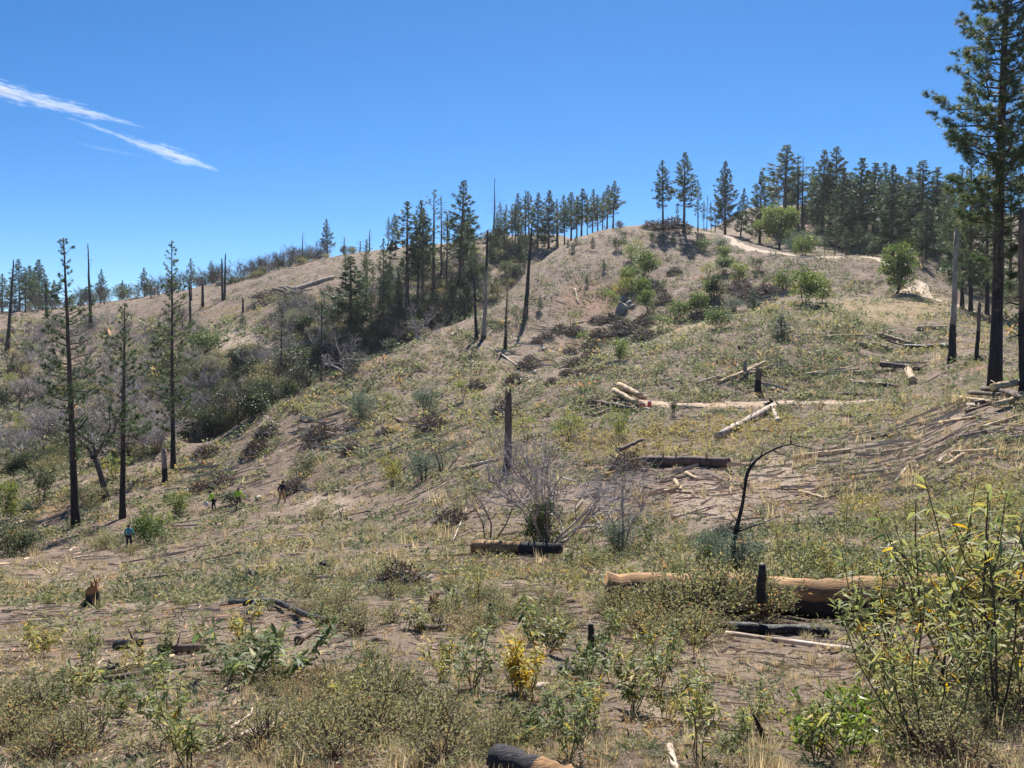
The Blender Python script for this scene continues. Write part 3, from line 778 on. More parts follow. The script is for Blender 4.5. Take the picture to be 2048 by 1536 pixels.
for k, (px, top, pr) in enumerate([(-20,540,'pineA'),(4,547,'pineB'),(22,560,'pineC'),(39,518,'pineB'),(50,535,'pineD'),(60,531,'pineC'),(70,540,'pineC'),(80,519,'pineC'),(92,548,'pineD'),(110,560,'pineC'),(203,538,'pineA'),(245,560,'pineC'),(290,535,'pineA'),(424,520,'pineD')]):
    tree_px(pr, px, top, ORD[k]+' hazy pine along the far low ridge, counting from the picture edge', d=300+12*(k % 4), wf=1.35, group=FAR)
tree_px('pineD', 383, 516, 'dark pine behind the tall thin pine trunk on the low ridge', d=232, wf=1.2)

# broadleaf trees
def oak_px(proto, px, top, base, label, d=None, wf=1.0, name='oak_tree', cat='tree', group=None):
    p = at_d(px, d, base) if d else at(px, base)
    h = max(z_at_row(top, p[1])-p[2], 0.35)
    o = plant(proto, name, label, cat, p, h, 4.0, wf, group)
    return o
PROTO['bigoak'] = broad_meshes(51, 8.0, 3.0, 1, 60, 90, 0.30, start=0.12, tr=0.20, tint=(0.42, 0.17), cs=0.24)
PROTO['roundoak'] = broad_meshes(52, 8.0, 3.4, 2, 56, 80, 0.34, start=0.3, tr=0.16, tint=(0.5, 0.12), cs=0.24)
def bigoak(proto, px, top, base, label, d=None, wf=1.0):
    p = at_d(px, d, base) if d else at(px, base)
    h = z_at_row(top, p[1])-p[2]
    return plant(proto, 'oak_tree', label, 'tree', p, h, 8.0, wf)
bigoak('bigoak', 1792, 480, 588, 'lone leafy oak with dark trunk beside the winding footpath', wf=0.85)
bigoak('roundoak', 1557, 407, 500, 'round crowned olive green oak in front of the dense pine stand')
bigoak('darkA', 990, 441, 0, 'round dark oak standing on the crest by a tall grey snag', d=252, wf=2.1)
# ------------------------------------------------------------------ burnt snags
def snag_px(px0, py0, px1, py1, r0, r1, label, mat='snag', char=lambda f: 0.0, branches=6, blen=1.0, d=None, seed=1, broken=True, z0=0.3, droop=0.3, name='burnt_snag'):
    p = at_d(px0, d, py0) if d else at(px0, py0)
    H = z_at_row(py1, p[1]) - p[2]
    x1 = float(col_s(px1, py1))*p[1]
    me_ = snag_mesh(seed, H, r0, r1, branches, blen, mat, char, ((x1-p[0])/H, 0), broken, z0, droop)
    o = empty(name, p, label, 'snag')
    t_ = part('trunk', me_[0], o)
    if me_[1]: part('branches', me_[1], t_)
    return o
lo = lambda a: (lambda f: 1.0 if f < a else 0.0)
hi = lambda a: (lambda f: 1.0 if f > a else 0.0)
al = lambda f: 1.0
snag_px(967, 676, 976, 461, 0.34, 0.14, 'grey snag with black top and charred foot, upper of the three casting long shadows', 'snag', lambda f: 1.0 if (f > 0.62 or f < 0.06) else 0.0, 14, 2.0, seed=101)
snag_px(953, 679, 948, 553, 0.28, 0.10, 'short all black snag close beside the grey one', 'charwood', al, 3, 0.6, seed=102)
snag_px(1010, 699, 1016, 578, 0.26, 0.07, 'thin twiggy snag with charred foot, front of the group on the open rib', 'brownsnag', lo(0.22), 22, 1.6, seed=103)
snag_px(1051, 636, 1061, 450, 0.42, 0.12, 'tall leaning coal black snag, uppermost on the open rib', 'brownsnag', lambda f: 0.9 if f > 0.16 or f < .04 else 0.1, 12, 1.2, seed=104)
snag_px(987, 470, 989, 355, 0.40, 0.05, 'tall bleached dead pine on the crest above the round oak', 'brownsnag', al and (lambda f: 0.1), 46, 4.2, d=258, seed=105, broken=False, z0=0.3, droop=0.1)
snag_px(882, 560, 882, 391, 0.32, 0.08, 'dead pine with drooping bare limbs near the top, above the draw', 'brownsnag', lambda f: 0.5, 34, 3.2, d=196, seed=106, z0=0.55, broken=False)
snag_px(893, 560, 896, 430, 0.25, 0.10, 'slim black snag behind the drooping dead pine', 'charwood', al, 6, 1, d=200, seed=107)
snag_px(1595, 465, 1598, 306, 0.36, 0.06, 'dark dead pine, left of the twin bare trunks in the stand', 'brownsnag', lambda f: 0.7, 30, 2.2, d=205, seed=108, broken=False, z0=0.4, droop=0.05)
snag_px(1604, 470, 1606, 312, 0.36, 0.06, 'dark dead pine, right of the twin bare trunks in the stand', 'brownsnag', lambda f: 0.7, 24, 2.0, d=208, seed=109, broken=False, z0=0.4, droop=0.05)
snag_px(1903, 726, 1912, 462, 0.29, 0.16, 'tall barkless snag, silver above and burnt black at its foot', 'snag', lo(0.33), 3, 0.6, seed=110)
snag_px(1952, 726, 1961, 608, 0.17, 0.11, 'short dark pole snag between the silver snag and the big pine', 'brownsnag', lo(0.55), 1, 0.4, seed=111)
snag_px(2052, 792, 2050, 420, 0.26, 0.14, 'black charred trunk cut by the picture edge beside the log heap', 'brownsnag', lo(0.5), 14, 1.4, seed=112)
snag_px(1015, 946, 1017, 785, 0.22, 0.17, 'straight brown broken off trunk standing alone in the clearing', 'brownsnag', lambda f: 0.0, 2, 1.4, seed=113, droop=0.7, z0=0.9)
snag_px(330, 968, 328, 898, 0.30, 0.22, 'splintered pale stump with black foot beside the thin pine', 'snag', lo(0.45), 4, 0.8, seed=114)
snag_px(1516, 785, 1517, 737, 0.28, 0.20, 'tall burnt stump, black below and brown above, on the log strewn slope', 'brownsnag', lo(0.55), 0, 1, seed=115)
snag_px(1490, 757, 1490, 722, 0.22, 0.12, 'grey pointed stump rising behind the pale log heap', 'snag', lambda f: 0.2, 0, 1, seed=116)
snag_px(12, 640, 29, 521, 0.5, 0.15, 'leaning black snag on the far low ridge', 'charwood', al, 10, 1.2, d=205, seed=117)
snag_px(181, 610, 176, 489, 0.55, 0.12, 'tall straight black snag behind the nearest thin pine', 'brownsnag', lambda f: 0.8, 16, 2.2, d=235, seed=118, z0=0.4)
snag_px(92, 605, 92, 565, 0.5, 0.4, 'short black stub among the far hazy pines', 'charwood', al, 0, 1, d=260, seed=119)
snag_px(381, 660, 379, 567, 0.33, 0.20, 'black pole snag beside the tallest leafy clump on the low ridge', 'charwood', al, 0, 1, d=None, seed=120)
snag_px(405, 616, 405, 569, 0.42, 0.30, 'stout black stub on the mustard coloured brush slope', 'charwood', al, 0, 1, seed=121)
snag_px(445, 600, 444, 519, 0.36, 0.18, 'shorter of a close pair of black poles on the hillside', 'charwood', al, 1, 0.5, seed=122)
snag_px(449, 600, 450, 509, 0.38, 0.16, 'taller of a close pair of black poles on the hillside', 'charwood', al, 2, 0.6, seed=123)
snag_px(486, 626, 486, 598, 0.26, 0.22, 'low black stub above the small round pine on bare ground', 'charwood', al, 0, 1, seed=124)
for k, (px, top, lb) in enumerate([(605, 465, 'grey dead pine on the brushy crest left of the lone pine'), (566, 505, 'small dark dead stem amid brush on the hill crest'),
        (688, 473, 'dark forked snag on the crest right of the lone pine'), (720, 482, 'stubby grey snag on the bare crest'), (739, 458, 'tall thin grey snag on the bare crest'), (706, 492, 'tiny grey snag low on the bare crest'),
        (1115, 405, 'grey dead stem inside the ridge crest pine row'), (1051, 378, 'thin pale dead stem at the start of the ridge crest pine row')]):
    snag_px(px, 520, px+1, top, 0.28, 0.07, lb, 'brownsnag', lambda f: 0.35, 24, 2.4, d=262 if px < 900 else 232, seed=130+k, broken=False, z0=0.25, droop=0.15)
for k, (px, base, top) in enumerate([(757,640,560),(742,650,575),(690,640,590),(770,640,590),(700,650,600),(640,665,600),(560,690,615),(484,760,700),(540,840,735),(620,760,690),(930,600,560),(940,640,585),(860,640,600),(800,650,600)]):
    snag_px(px, base, px+random.uniform(-6, 6), top, 0.16, 0.05, 'thin black burnt stem standing in the brushy draw', 'charwood', al, 6, 1.3, d=165+5*(k % 4) if px > 640 else 128+6*(k % 4), seed=150+k)['group'] = 'thin burnt stems in the draw'

# ------------------------------------------------------------------ bushes on the hill face
G = 'leafy bushes up the hill face'
BUSH = [ # px, top, base, proto, width factor, label
 (1409,473,502,'oakC',1.0,'green bush under the hilltop pine cluster, dark shadow at its foot'),
 (1440,466,498,'sage',1.3,'wide grey green bush below the hilltop pine cluster'),
 (1395,468,486,'young',1.0,'small dark young pine beside the green hilltop bush'),
 (1448,490,520,'oakB',1.2,'bright bush at the head of the shallow gully'),
 (1447,512,545,'oakA',1.3,'lighter of the stacked bushes in the shallow gully'),
 (1417,523,552,'yel',1.2,'olive yellow bush at the gully side'),
 (1478,523,560,'oakB',1.1,'loose bush across the gully by the sliding pale sticks'),
 (1434,543,597,'darkA',0.75,'dark upright bush in the middle of the gully'),
 (1416,556,594,'oakA',1.0,'rounded bush against the dark one in the gully'),
 (1467,548,562,'yel',1.1,'small yellow bush at the top of the sliding sticks'),
 (1515,514,541,'darkC',1.2,'small dark conical bush on the bare shoulder'),
 (1571,531,580,'oakC',0.85,'bush left of the biggest pair on the gully edge'),
 (1607,538,612,'oakA',0.95,'largest bright bush on the gully edge'),
 (1645,552,604,'oakB',1.0,'bright bush, right of the biggest pair on the gully edge'),
 (1588,601,618,'yel',1.5,'low yellow bush at the foot of the largest bright bush'),
 (1507,581,622,'young',1.3,'rounded yellow green bush in the open between two gully arms'),
 (1542,608,628,'yel',1.5,'low pale yellow bush just behind the round grey pine'),
 (1468,588,622,'sage',1.0,'grey green bush in the gully floor'),
 (1435,610,656,'oakC',0.9,'dark green bush on the near crest, widest there'),
 (1395,583,634,'oakA',0.85,'right of two tall bushes at the gully mouth'),
 (1362,593,637,'oakC',0.9,'left of two tall bushes at the gully mouth'),
 (1323,628,662,'open',1.2,'sparse bush above the straw bank of the near crest'),
 (1144,623,652,'open',1.2,'yellow green sprout among slash on the bare rib'),
 (1170,660,692,'open',1.1,'yellow green sprout lower down the slash gully'),
 (1239,676,722,'oakB',0.95,'small round headed tree on the near crest by pale chips'),
 (1295,578,624,'oakA',0.85,'bright bush right of the grey boulders'),
 (1221,578,632,'open',0.7,'thin upright bush left of the grey boulders'),
 (1265,476,522,'yel',0.95,'olive bush high on the rib'),
 (1287,500,560,'oakA',0.9,'upper bush of the green clump above the boulders'),
 (1255,530,580,'oakB',0.9,'yellowish bush of the green clump above the boulders'),
 (1278,545,592,'oakC',0.8,'dark heart of the green clump above the boulders'),
 (1243,555,594,'yel',0.9,'lowest bush of the green clump, touching the boulders'),
 (1247,460,480,'darkC',1.0,'small bush on the rib just under the skyline'),
 (1235,476,498,'darkC',1.1,'grey small bush left of the olive one high on the rib'),
 (1239,440,456,'darkA',1.0,'lone small bush on the skyline right of the pine row'),
 (1294,440,452,'darkC',1.2,'tiny bush on the bald skyline'),
 (1186,474,491,'young',1.3,'small young pine below the end of the pine row'),
 (1146,485,504,'young',1.4,'small young pine on the rib edge under the pine row'),
 (1152,472,488,'young',1.4,'tiny young pine tucked in the pine row shadow'),
 (1136,478,492,'young',1.4,'tiny round pine in the shadow of the pine row'),
 (1208,518,541,'young',0.9,'thin young pine alone on the mid rib'),
 (1174,552,572,'young',1.0,'faint young pine alone on the bare reddish rib'),
 (1080,590,622,'young',0.9,'young pine beside the coal black leaning snag'),
 (1327,466,484,'darkC',1.0,'small bush under the left hilltop pine'),
 (1347,465,488,'young',1.1,'young pine between the two hilltop pines'),
 (1306,462,486,'darkC',1.0,'dull bush on the brow left of the hilltop pines'),
 (1562,628,674,'young',1.55,'round grey green young pine alone on the near slope'),
 (854,755,825,'sage',0.75,'bluish bush in the hollow below the rib'),
 (725,770,842,'sage',0.7,'tall dim bush in the hollow left of the bluish one'),
 (773,784,812,'open',0.8,'thin yellow sapling between the two hollow bushes'),
 (926,757,795,'open',1.0,'yellow leaved sapling on the bare rib foot'),
 (846,888,962,'sage',0.85,'grey green bush right of a yellow one in the clearing'),
 (783,905,968,'yel',0.85,'yellow leaved bush by the grey green bush in the clearing'),
 (302,1010,1086,'oakC',0.75,'leafy green bush beside the teal clad person'),
 (357,985,1032,'oakB',1.1,'bright low bush just uphill of the leafy green one'),
 (467,980,1010,'darkA',1.5,'dark low bush behind the two lime vest workers'),
 (640,1000,1040,'scrub',1.0,'grey olive bush right of the walking person in black'),
 (612,905,945,'darkB',0.9,'dark bushy mound on the slope above the workers'),
 (210,1060,1098,'scrub',1.0,'dull scrub bush left of the teal clad person'),
 (20,1040,1112,'darkB',0.8,'big shadowed bush at the picture edge under the thin pines'),
 (60,1060,1108,'darkA',1.0,'shadowed bush beside the big one under the thin pines'),
 (85,940,1010,'darkC',0.8,'bush on the reddish bank under the thin pines'),
 (20,960,1040,'oakB',0.6,'pale leafy sapling at the picture edge under the thin pines'),
 (175,965,1015,'scrub',1.2,'olive bush between the two front thin pines'),
 (410,655,707,'oakC',1.0,'big two toned bush on the low ridge side'),
 (485,627,652,'young',1.6,'small round pine alone on bare ground, shadow to one side'),
 (230,905,960,'lime_',1.0,'bright yellow green bush behind the second thin pine'),
 (500,690,720,'yel',1.0,'pale shrub at the edge of the bare hillside'),
]
PROTO['lime_'] = broad_meshes(33, 4.0, 1.6, 3, 18, 40, 0.24, mat='lime', tint=(0.7, 0.2))
for (px, top, base, pr, wf, lb) in BUSH:
    oak_px(pr, px, top, base, lb, wf=wf*1.1, name='young_pine' if pr == 'young' else 'bush', cat='pine' if pr == 'young' else 'bush', group=G if px > 1100 else None)

def in_poly(px, py, poly):
    px = np.asarray(px); py = np.asarray(py)
    c = np.zeros(px.shape, bool); n = len(poly)
    for i in range(n):
        x0, y0 = poly[i]; x1, y1 = poly[(i+1) % n]
        cond = ((y0 > py) != (y1 > py)) & (px < (x1-x0)*(py-y0)/(y1-y0+1e-9)+x0)
        c ^= cond
    return c
def sample_poly(poly, n, g, dmin=0, dmax=900):
    P = np.array(poly); a = P.min(0); b = P.max(0); out = []
    px = g.uniform(a[0], b[0], n*6); py = g.uniform(a[1], b[1], n*6)
    k = in_poly(px, py, poly); px, py = px[k][:n*2], py[k][:n*2]
    h = hits(px, py)
    k = ~np.isnan(h[:, 0]) & (h[:, 1] > dmin) & (h[:, 1] < dmax)
    return h[k][:n]
g4 = np.random.default_rng(404)
DRAWP = [(560,610),(700,600),(760,560),(900,520),(1050,500),(1060,540),(990,600),(900,655),(800,700),(700,745),(600,795),(520,835),(400,888),(360,880),(380,760),(470,720),(560,700)]
def brush(poly, n, protos, hr, name, label, cat, group, dmin, dmax, wf=1.0):
    for k, p in enumerate(sample_poly(poly, n, g4, dmin, dmax)):
        plant(protos[k % len(protos)], name, label, cat, p, g4.uniform(*hr), 4.0, wf*g4.uniform(0.8, 1.3), group)
brush(DRAWP, 150, ['darkA','darkB','darkC','darkA','scrub'], (1.8, 4.8), 'dark_shrub', 'dark leafy shrub in the thicket filling the draw behind the rib', 'shrub', 'thicket shrubs in the draw', 95, 250)
for k, p_ in enumerate(sample_poly([(690,590),(760,540),(900,500),(1050,480),(1060,520),(980,600),(900,640),(780,690),(700,700)], 22, g4, 120, 260)):
    plant(['pineD','pineC','pineB','pineA'][k % 4], 'pine_tree', 'small dark pine deep in the thicket of the draw', 'tree', p_, g4.uniform(6, 13), 20.0, g4.uniform(0.9, 1.3), 'small pines in the draw thicket')
brush(DRAWP, 150, ['deadA','deadD','deadB','deadC'], (3.0, 7.0), 'burnt_shrub', 'bare burnt shrub in the thicket filling the draw behind the rib', 'shrub', 'bare burnt shrubs in the draw', 95, 250)
LEFTP = [(0,640),(380,640),(440,720),(370,880),(200,960),(0,960)]
brush(LEFTP, 130, ['scrub','darkB','darkA','yel','scrub'], (1.0, 2.6), 'slope_shrub', 'olive shrub on the hazy slope behind the thin pines', 'shrub', 'shrubs on the slope behind the thin pines', 85, 300)
brush(LEFTP, 150, ['deadA','deadB','deadB','deadA','deadC'], (3.0, 7.0), 'bare_shrub', 'bare grey shrub on the hazy slope behind the thin pines', 'shrub', 'bare grey shrubs behind the thin pines', 85, 320)
def crest_brush(px0, px1, d, n, protos, hr, name, label, group):
    for k in range(n):
        px = g4.uniform(px0, px1)
        p = at_d(px, d*(1+g4.uniform(-0.06, 0.03)))
        plant(protos[k % len(protos)], name, label, 'shrub', p, g4.uniform(*hr), 4.0, g4.uniform(0.8, 1.3), group)
crest_brush(440, 650, 283, 46, ['deadA','deadB','deadD'], (3.5, 7.5), 'bare_shrub', 'bare spiky shrub fringing the hill crest left of the lone pine', 'bare shrubs on the hill crest')
crest_brush(440, 720, 268, 26, ['darkA','darkB','scrub'], (1.4, 3.2), 'crest_shrub', 'green shrub fringing the hill crest around the lone pine', 'green shrubs on the hill crest')
crest_brush(930, 1090, 250, 34, ['darkB','darkA','scrub','deadD'], (1.6, 4.0), 'crest_shrub', 'shrub on the crest between the tallest draw pine and the pine row', 'shrubs under the crest pines')
crest_brush(-40, 440, 318, 40, ['darkB','deadB','darkA','deadA'], (3.0, 6.5), 'ridge_shrub', 'hazy shrub on the far low ridge under the pines', 'shrubs on the far low ridge')
crest_brush(-30, 440, 300, 34, ['deadC'], (5.0, 10.0), 'tree_skeleton', 'thin burnt tree skeleton among the hazy pines of the far low ridge', 'burnt skeletons on the far low ridge')
crest_brush(440, 660, 276, 26, ['deadC'], (4.0, 8.5), 'tree_skeleton', 'thin burnt tree skeleton along the hill crest left of the lone pine', 'burnt skeletons on the hill crest')
STANDP = [(1500,455),(1600,430),(1880,440),(1900,520),(1760,520),(1700,508),(1600,506),(1530,494)]
brush(STANDP, 90, ['darkA','oakC','darkB','oakA','sage'], (2.0, 5.0), 'understory_shrub', 'leafy shrub in the understory of the dense pine stand', 'shrub', 'understory shrubs of the pine stand', 160, 330, 1.1)
brush([(1580,470),(1650,465),(1660,512),(1590,512)], 6, ['sage','oakC'], (4.0, 6.0), 'oak_bush', 'rounded grey green oak bush at the front of the pine stand', 'bush', 'oak bushes fronting the stand', 150, 260, 1.0)
brush([(1880,540),(2048,530),(2048,640),(1960,610),(1880,560)], 12, ['darkA','darkB'], (1.0, 2.4), 'shade_shrub', 'dark shrub in the shade under the big pines', 'shrub', 'shrubs under the big pines', 80, 200)

# ------------------------------------------------------------------ slash piles
def slash_mesh(seed, n=110, mats=('darktwig', 'twig', 'palewood'), L=1.3):
    g = np.random.default_rng(seed); mb = MB()
    core = MB()
    for k in range(n):
        a = g.random()*6.28; r = math.sqrt(g.random())*1.0
        h = 0.62*(1-r*r)*g.random()+0.02
        p = np.array([r*math.cos(a), r*math.sin(a), h])
        az = g.random()*6.28; el = g.normal(0.15, 0.28)
        d = np.array([math.cos(az)*math.cos(el), math.sin(az)*math.cos(el), math.sin(el)])
        l = L*g.uniform(0.25, 0.75)
        mt = 0 if g.random() < 0.55 else (1 if g.random() < 0.75 else 2)
        pts = np.array([p-d*l*0.5, p+g.normal(0, .03, 3), p+d*l*0.5]); pts[:, 2] = np.maximum(pts[:, 2], 0.0)
        w = g.uniform(0.008, 0.03)
        tube(mb, pts, [w, w*0.8, w*0.4], 4, 0.0, mt, False)
    # dry leafy sprays
    m = 420
    a = g.random(m)*6.28; r = np.sqrt(g.random(m)); 
    P = np.stack([r*np.cos(a), r*np.sin(a), 0.6*(1-r*r)*g.random(m)**0.6], 1)
    leaves2(mb, P, g.normal(0, 1, (m, 3))+np.array([0, 0, .3]), g.normal(0, 1, (m, 3)), 0.16, 0.07, g.random(m)*0.6, 3)
    return mb.mesh('slash', [M[mats[0]], M[mats[1]], M[mats[2]], M['deadleaf']])
M['deadleaf'] = leaf_mat('dead_spray_leaves', [(0.0, (0.05, 0.035, 0.028)), (0.6, (0.11, 0.075, 0.05)), (1.0, (0.16, 0.15, 0.10))], 0.25, 0.7, 0.3)
SL = [slash_mesh(61), slash_mesh(62), slash_mesh(63, 140)]
def pile(px, py, w, label, k=0, hz=1.0, group=None):
    p = at(px, py)
    r = w*0.62*p[1]/F
    o = solo('brush_pile', SL[k % 3], p-np.array([0, 0, 0.05]), label, 'brush pile', group, rz=random.random()*6.28, sc=(r, r, r*hz*1.5))
    return o
for k, (px, py, w, lb) in enumerate([(867,858,58,'round heap of grey slash on the slope left of the straight trunk'),(643,880,62,'dark slash heap in the hollow below the rib'),(535,872,46,'slash heap above the pale stick bundle'),
        (517,905,50,'slash heap topped with pale sticks'),(415,912,46,'twiggy slash heap nearest the thin pines'),(591,980,46,'dark slash heap the person in black walks past'),(403,984,44,'rusty brown slash mound left of the workers'),
        (448,972,44,'heap of bleached twigs above the lime vest workers'),(1012,826,50,'slash heap behind the straight trunk'),(1030,768,40,'spiky heap of dark sticks in the gully bottom'),(953,778,36,'black shadowed slash heap on the rib foot'),
        (1052,735,34,'brown slash mound in the gully'),(1190,812,34,'dark slash clump above the pale log heap'),(705,905,40,'slash clump on the slope under the tall dim bush'),(770,870,34,'small slash clump below the two hollow bushes'),
        (1255,940,70,'splintered slash beside the long dark log'),(1460,1075,60,'grey twig tangle by the bent black snag'),(905,1048,64,'tangle of dark sticks and a white pole in mid clearing'),(800,1170,90,'low tangle of dark branches on the open ground')]):
    pile(px, py, w, lb, k)
for k, (px, py, w) in enumerate([(1060,715,26),(1068,725,30),(1090,672,30),(1075,680,26),(1140,702,30),(1155,728,44),(1180,715,40),(1165,745,30),(1105,760,26),(1135,745,30),(1195,640,34),(1245,650,44),(1285,645,40),(1260,660,40),(1290,672,44),(1200,668,40),(1225,635,30),(1150,660,34),(1185,690,36),(1120,655,28),(1335,600,26),(1310,605,24),(1330,590,24),(1240,665,36),(1480,575,44),(1500,590,40),(1530,580,40),(1420,600,30),(1400,630,36),(1350,540,26),(1320,580,26)]):
    pile(px, py+6, w, 'low mound of dark slash in the gully between rib and near slope', k, 0.9, 'slash mounds in the gully')
# ------------------------------------------------------------------ near pines
def near_pine(px0, py0, px1, py1, label, seed, extra_h=0.0, d=None, wf=1.0, **kw):
    p = at_d(px0, d, py0) if d else at(px0, py0)
    H = z_at_row(py1, p[1]) - p[2] + extra_h
    x1 = float(col_s(px1, py1))*p[1]
    tk, cr, lb = pine_meshes(seed, H=H, lean=(x1-p[0])/(H-extra_h), **kw)
    o = empty('pine_tree', p, label, 'tree')
    t_ = part('trunk', tk, o); part('crown', cr, o); part('branches', lb, t_)
    return o
near_pine(152, 1052, 128, 476, 'nearest of three tall thin pines over the draw, charred foot, tufted top', 201, start=0.22, rmax=3.6, tr=0.32, nb=104, per=18, m=18, nl=0.34, nw=0.045, char=0.24, dead=0.22, shape='col', gaps=0.32, tint=(0.5, 0.15))
near_pine(245, 1037, 249, 606, 'middle and shortest of three tall thin pines over the draw', 202, start=0.2, rmax=3.0, tr=0.25, nb=92, per=16, m=18, nl=0.34, nw=0.045, char=0.3, dead=0.2, shape='col', gaps=0.3, tint=(0.5, 0.15))
near_pine(346, 942, 343, 480, 'third of three tall thin pines over the draw, bare needle thin top', 203, start=0.16, rmax=3.3, tr=0.27, nb=110, per=17, m=18, nl=0.36, nw=0.05, char=0.22, dead=0.15, shape='col', gaps=0.3, tint=(0.5, 0.15))
near_pine(1988, 786, 2012, 0, 'huge near pine with charred trunk rising out of the picture', 204, extra_h=8.0, start=0.20, rmax=3.3, tr=0.30, nb=270, per=44, m=22, nl=0.28, nw=0.028, char=0.20, dead=0.08, shape='col', gaps=0.2, tint=(0.52, 0.16))
for (px, base, top, sd, lb, rm) in [(1924,617,330,205,'pine with dark trunk, first behind the silver snag',3.4), (1941,627,300,206,'pine with dark trunk, second behind the silver snag',3.6), (1974,629,270,207,'leaning pine trunk hidden behind the huge near pine',3.2),
        (2021,588,240,208,'dark pine beyond the huge near pine, by the picture edge',3.6), (2060,640,200,209,'dark pine at the very picture edge behind the huge near pine',3.8), (1900,560,380,210,'bushy pine behind the silver snag',3.4), (1985,560,330,212,'full pine filling the gap behind the huge near pine',4.0)]:
    near_pine(px, base, px+2, top, lb, sd, start=0.13 if base > 600 else .05, rmax=rm, tr=0.30, nb=120, per=14, m=12, nl=0.5, nw=0.08, char=0.2, dead=0.05, shape='col', gaps=0.15, tint=(0.45, 0.16))
oak_px('darkA', 1925, 500, 580, 'dark spreading bush under the pines behind the silver snag', wf=1.0, name='bush', cat='bush')
oak_px('darkB', 1965, 515, 590, 'dark low bush hiding the pine trunks by the picture edge', wf=0.9, name='bush', cat='bush')
# curved bare-trunked oak in the draw
p = at(214, 1000)
mb = MB(); cr = MB(); g = np.random.default_rng(77)
sc_ = p[1]/F
def dpx(dx, dy, dz=0.0): return np.array([dx*sc_, dz, -dy*sc_])
tube(mb, [dpx(0, 8), dpx(-6, -30), dpx(-14, -60), dpx(-23, -86)], [0.40, 0.28, 0.25, 0.22], 8, [0.8, 0.1, 0, 0], 0, False, 0.08, g)
ends = []
for br in ([(-23,-86),(-36,-100),(-52,-112),(-70,-104),(-84,-118)], [(-23,-86),(-30,-112),(-48,-140),(-40,-165)], [(-23,-86),(-8,-104),(4,-118),(12,-150),(8,-180)], [(4,-118),(24,-140),(30,-170)], [(-36,-100),(-66,-135),(-90,-140)]):
    tube(mb, [dpx(a, b, g.normal(0, .5)) for a, b in br], np.linspace(0.17, 0.05, len(br)), 6, 0.3, 0, False); ends += [dpx(a, b) for a, b in br[2:]]
ce = np.concatenate([np.array(ends)+g.normal(0, 0.9, (len(ends), 3)) for _ in range(4)])
n = len(ce)*50; ci = np.repeat(np.arange(len(ce)), 50); off = g.normal(0, 0.42, (n, 3))
leaves2(cr, ce[ci]+off, off+g.normal(0, .3, (n, 3)), g.normal(0, 1, (n, 3)), 0.2, 0.11, np.clip(g.normal(0.45, 0.2, n), 0, 1))
o = empty('oak_tree', p, 'oak with curved grey trunk and spreading limbs in the draw', 'tree')
part('trunk', mb.mesh('oak_trunk', M['oakbark']), o); part('crown', cr.mesh('oak_crown', M['darkshrub'], False), o)

# ------------------------------------------------------------------ logs
def log_px(a, b, dia, label, mat='logwood', name='log', group=None, ends='cut', char=0.0, n=8, sag=0.0, lift=0.0, taper=0.75, seed=None, stubs=2, rough=0.06, cat='log'):
    pa = at(*a); pb = at(*b)
    if len(a) == 3: pa = at_d(a[0], a[2], a[1])
    g = np.random.default_rng(int(seed if seed is not None else abs(a[0]*7+b[1]*13) % 99991))
    r = dia*(0.5 if pa[1] < 28 else 0.62)
    k = 9
    q = np.linspace(0, 1, k)
    xy = pa[:2][None]*(1-q)[:, None] + pb[:2][None]*q[:, None]
    z = ground_z(xy[:, 0], xy[:, 1])
    lin = np.linspace(pa[2], pb[2], k)
    off = max(np.max(z-lin)*0.7, 0)
    zz = lin+off*0.8+r*0.8+lift
    pts = np.stack([xy[:, 0], xy[:, 1], zz], 1)
    L = np.linalg.norm(pts[-1]-pts[0])
    pts[1:-1] += g.normal(0, min(0.02*L, r*0.10), (k-2, 3))
    c = pts[k//2].copy()
    lp = pts-c
    mb = MB(); rad = r*np.linspace(1, taper, k)
    tube(mb, lp, rad, n, np.clip(char+g.normal(0, .12 if char else 0.0, k), 0, 1), 0, True, rough, g)
    d = nrm(lp[-1]-lp[0])
    for s in range(stubs):
        i = g.integers(1, k-1); az = g.random()*6.28
        pv = perp(d); pw = np.cross(d, pv); dd_ = pv*math.cos(az)+pw*math.sin(az)
        if dd_[2] < -0.2: dd_ = -dd_
        tube(mb, [lp[i], lp[i]+dd_*r*(1.3+1.6*g.random())+d*r*0.5], [r*0.2, r*0.1], 4, char, 0, True)
    o = solo(name, mb.mesh('log', M[mat]), c, label, cat, group)
    if ends == 'cut':
        for (pp, dv, rr) in ((lp[0], -d, rad[0]), (lp[-1], d, rad[-1])):
            e = MB(); tube(e, [pp, pp+dv*0.012], [rr*0.93, rr*0.93], n, 0.0, 0, True)
            part('cut_end', e.mesh('cut_end', M['cut']), o)
    return o
NL = 'felled logs strewn on the near slope'
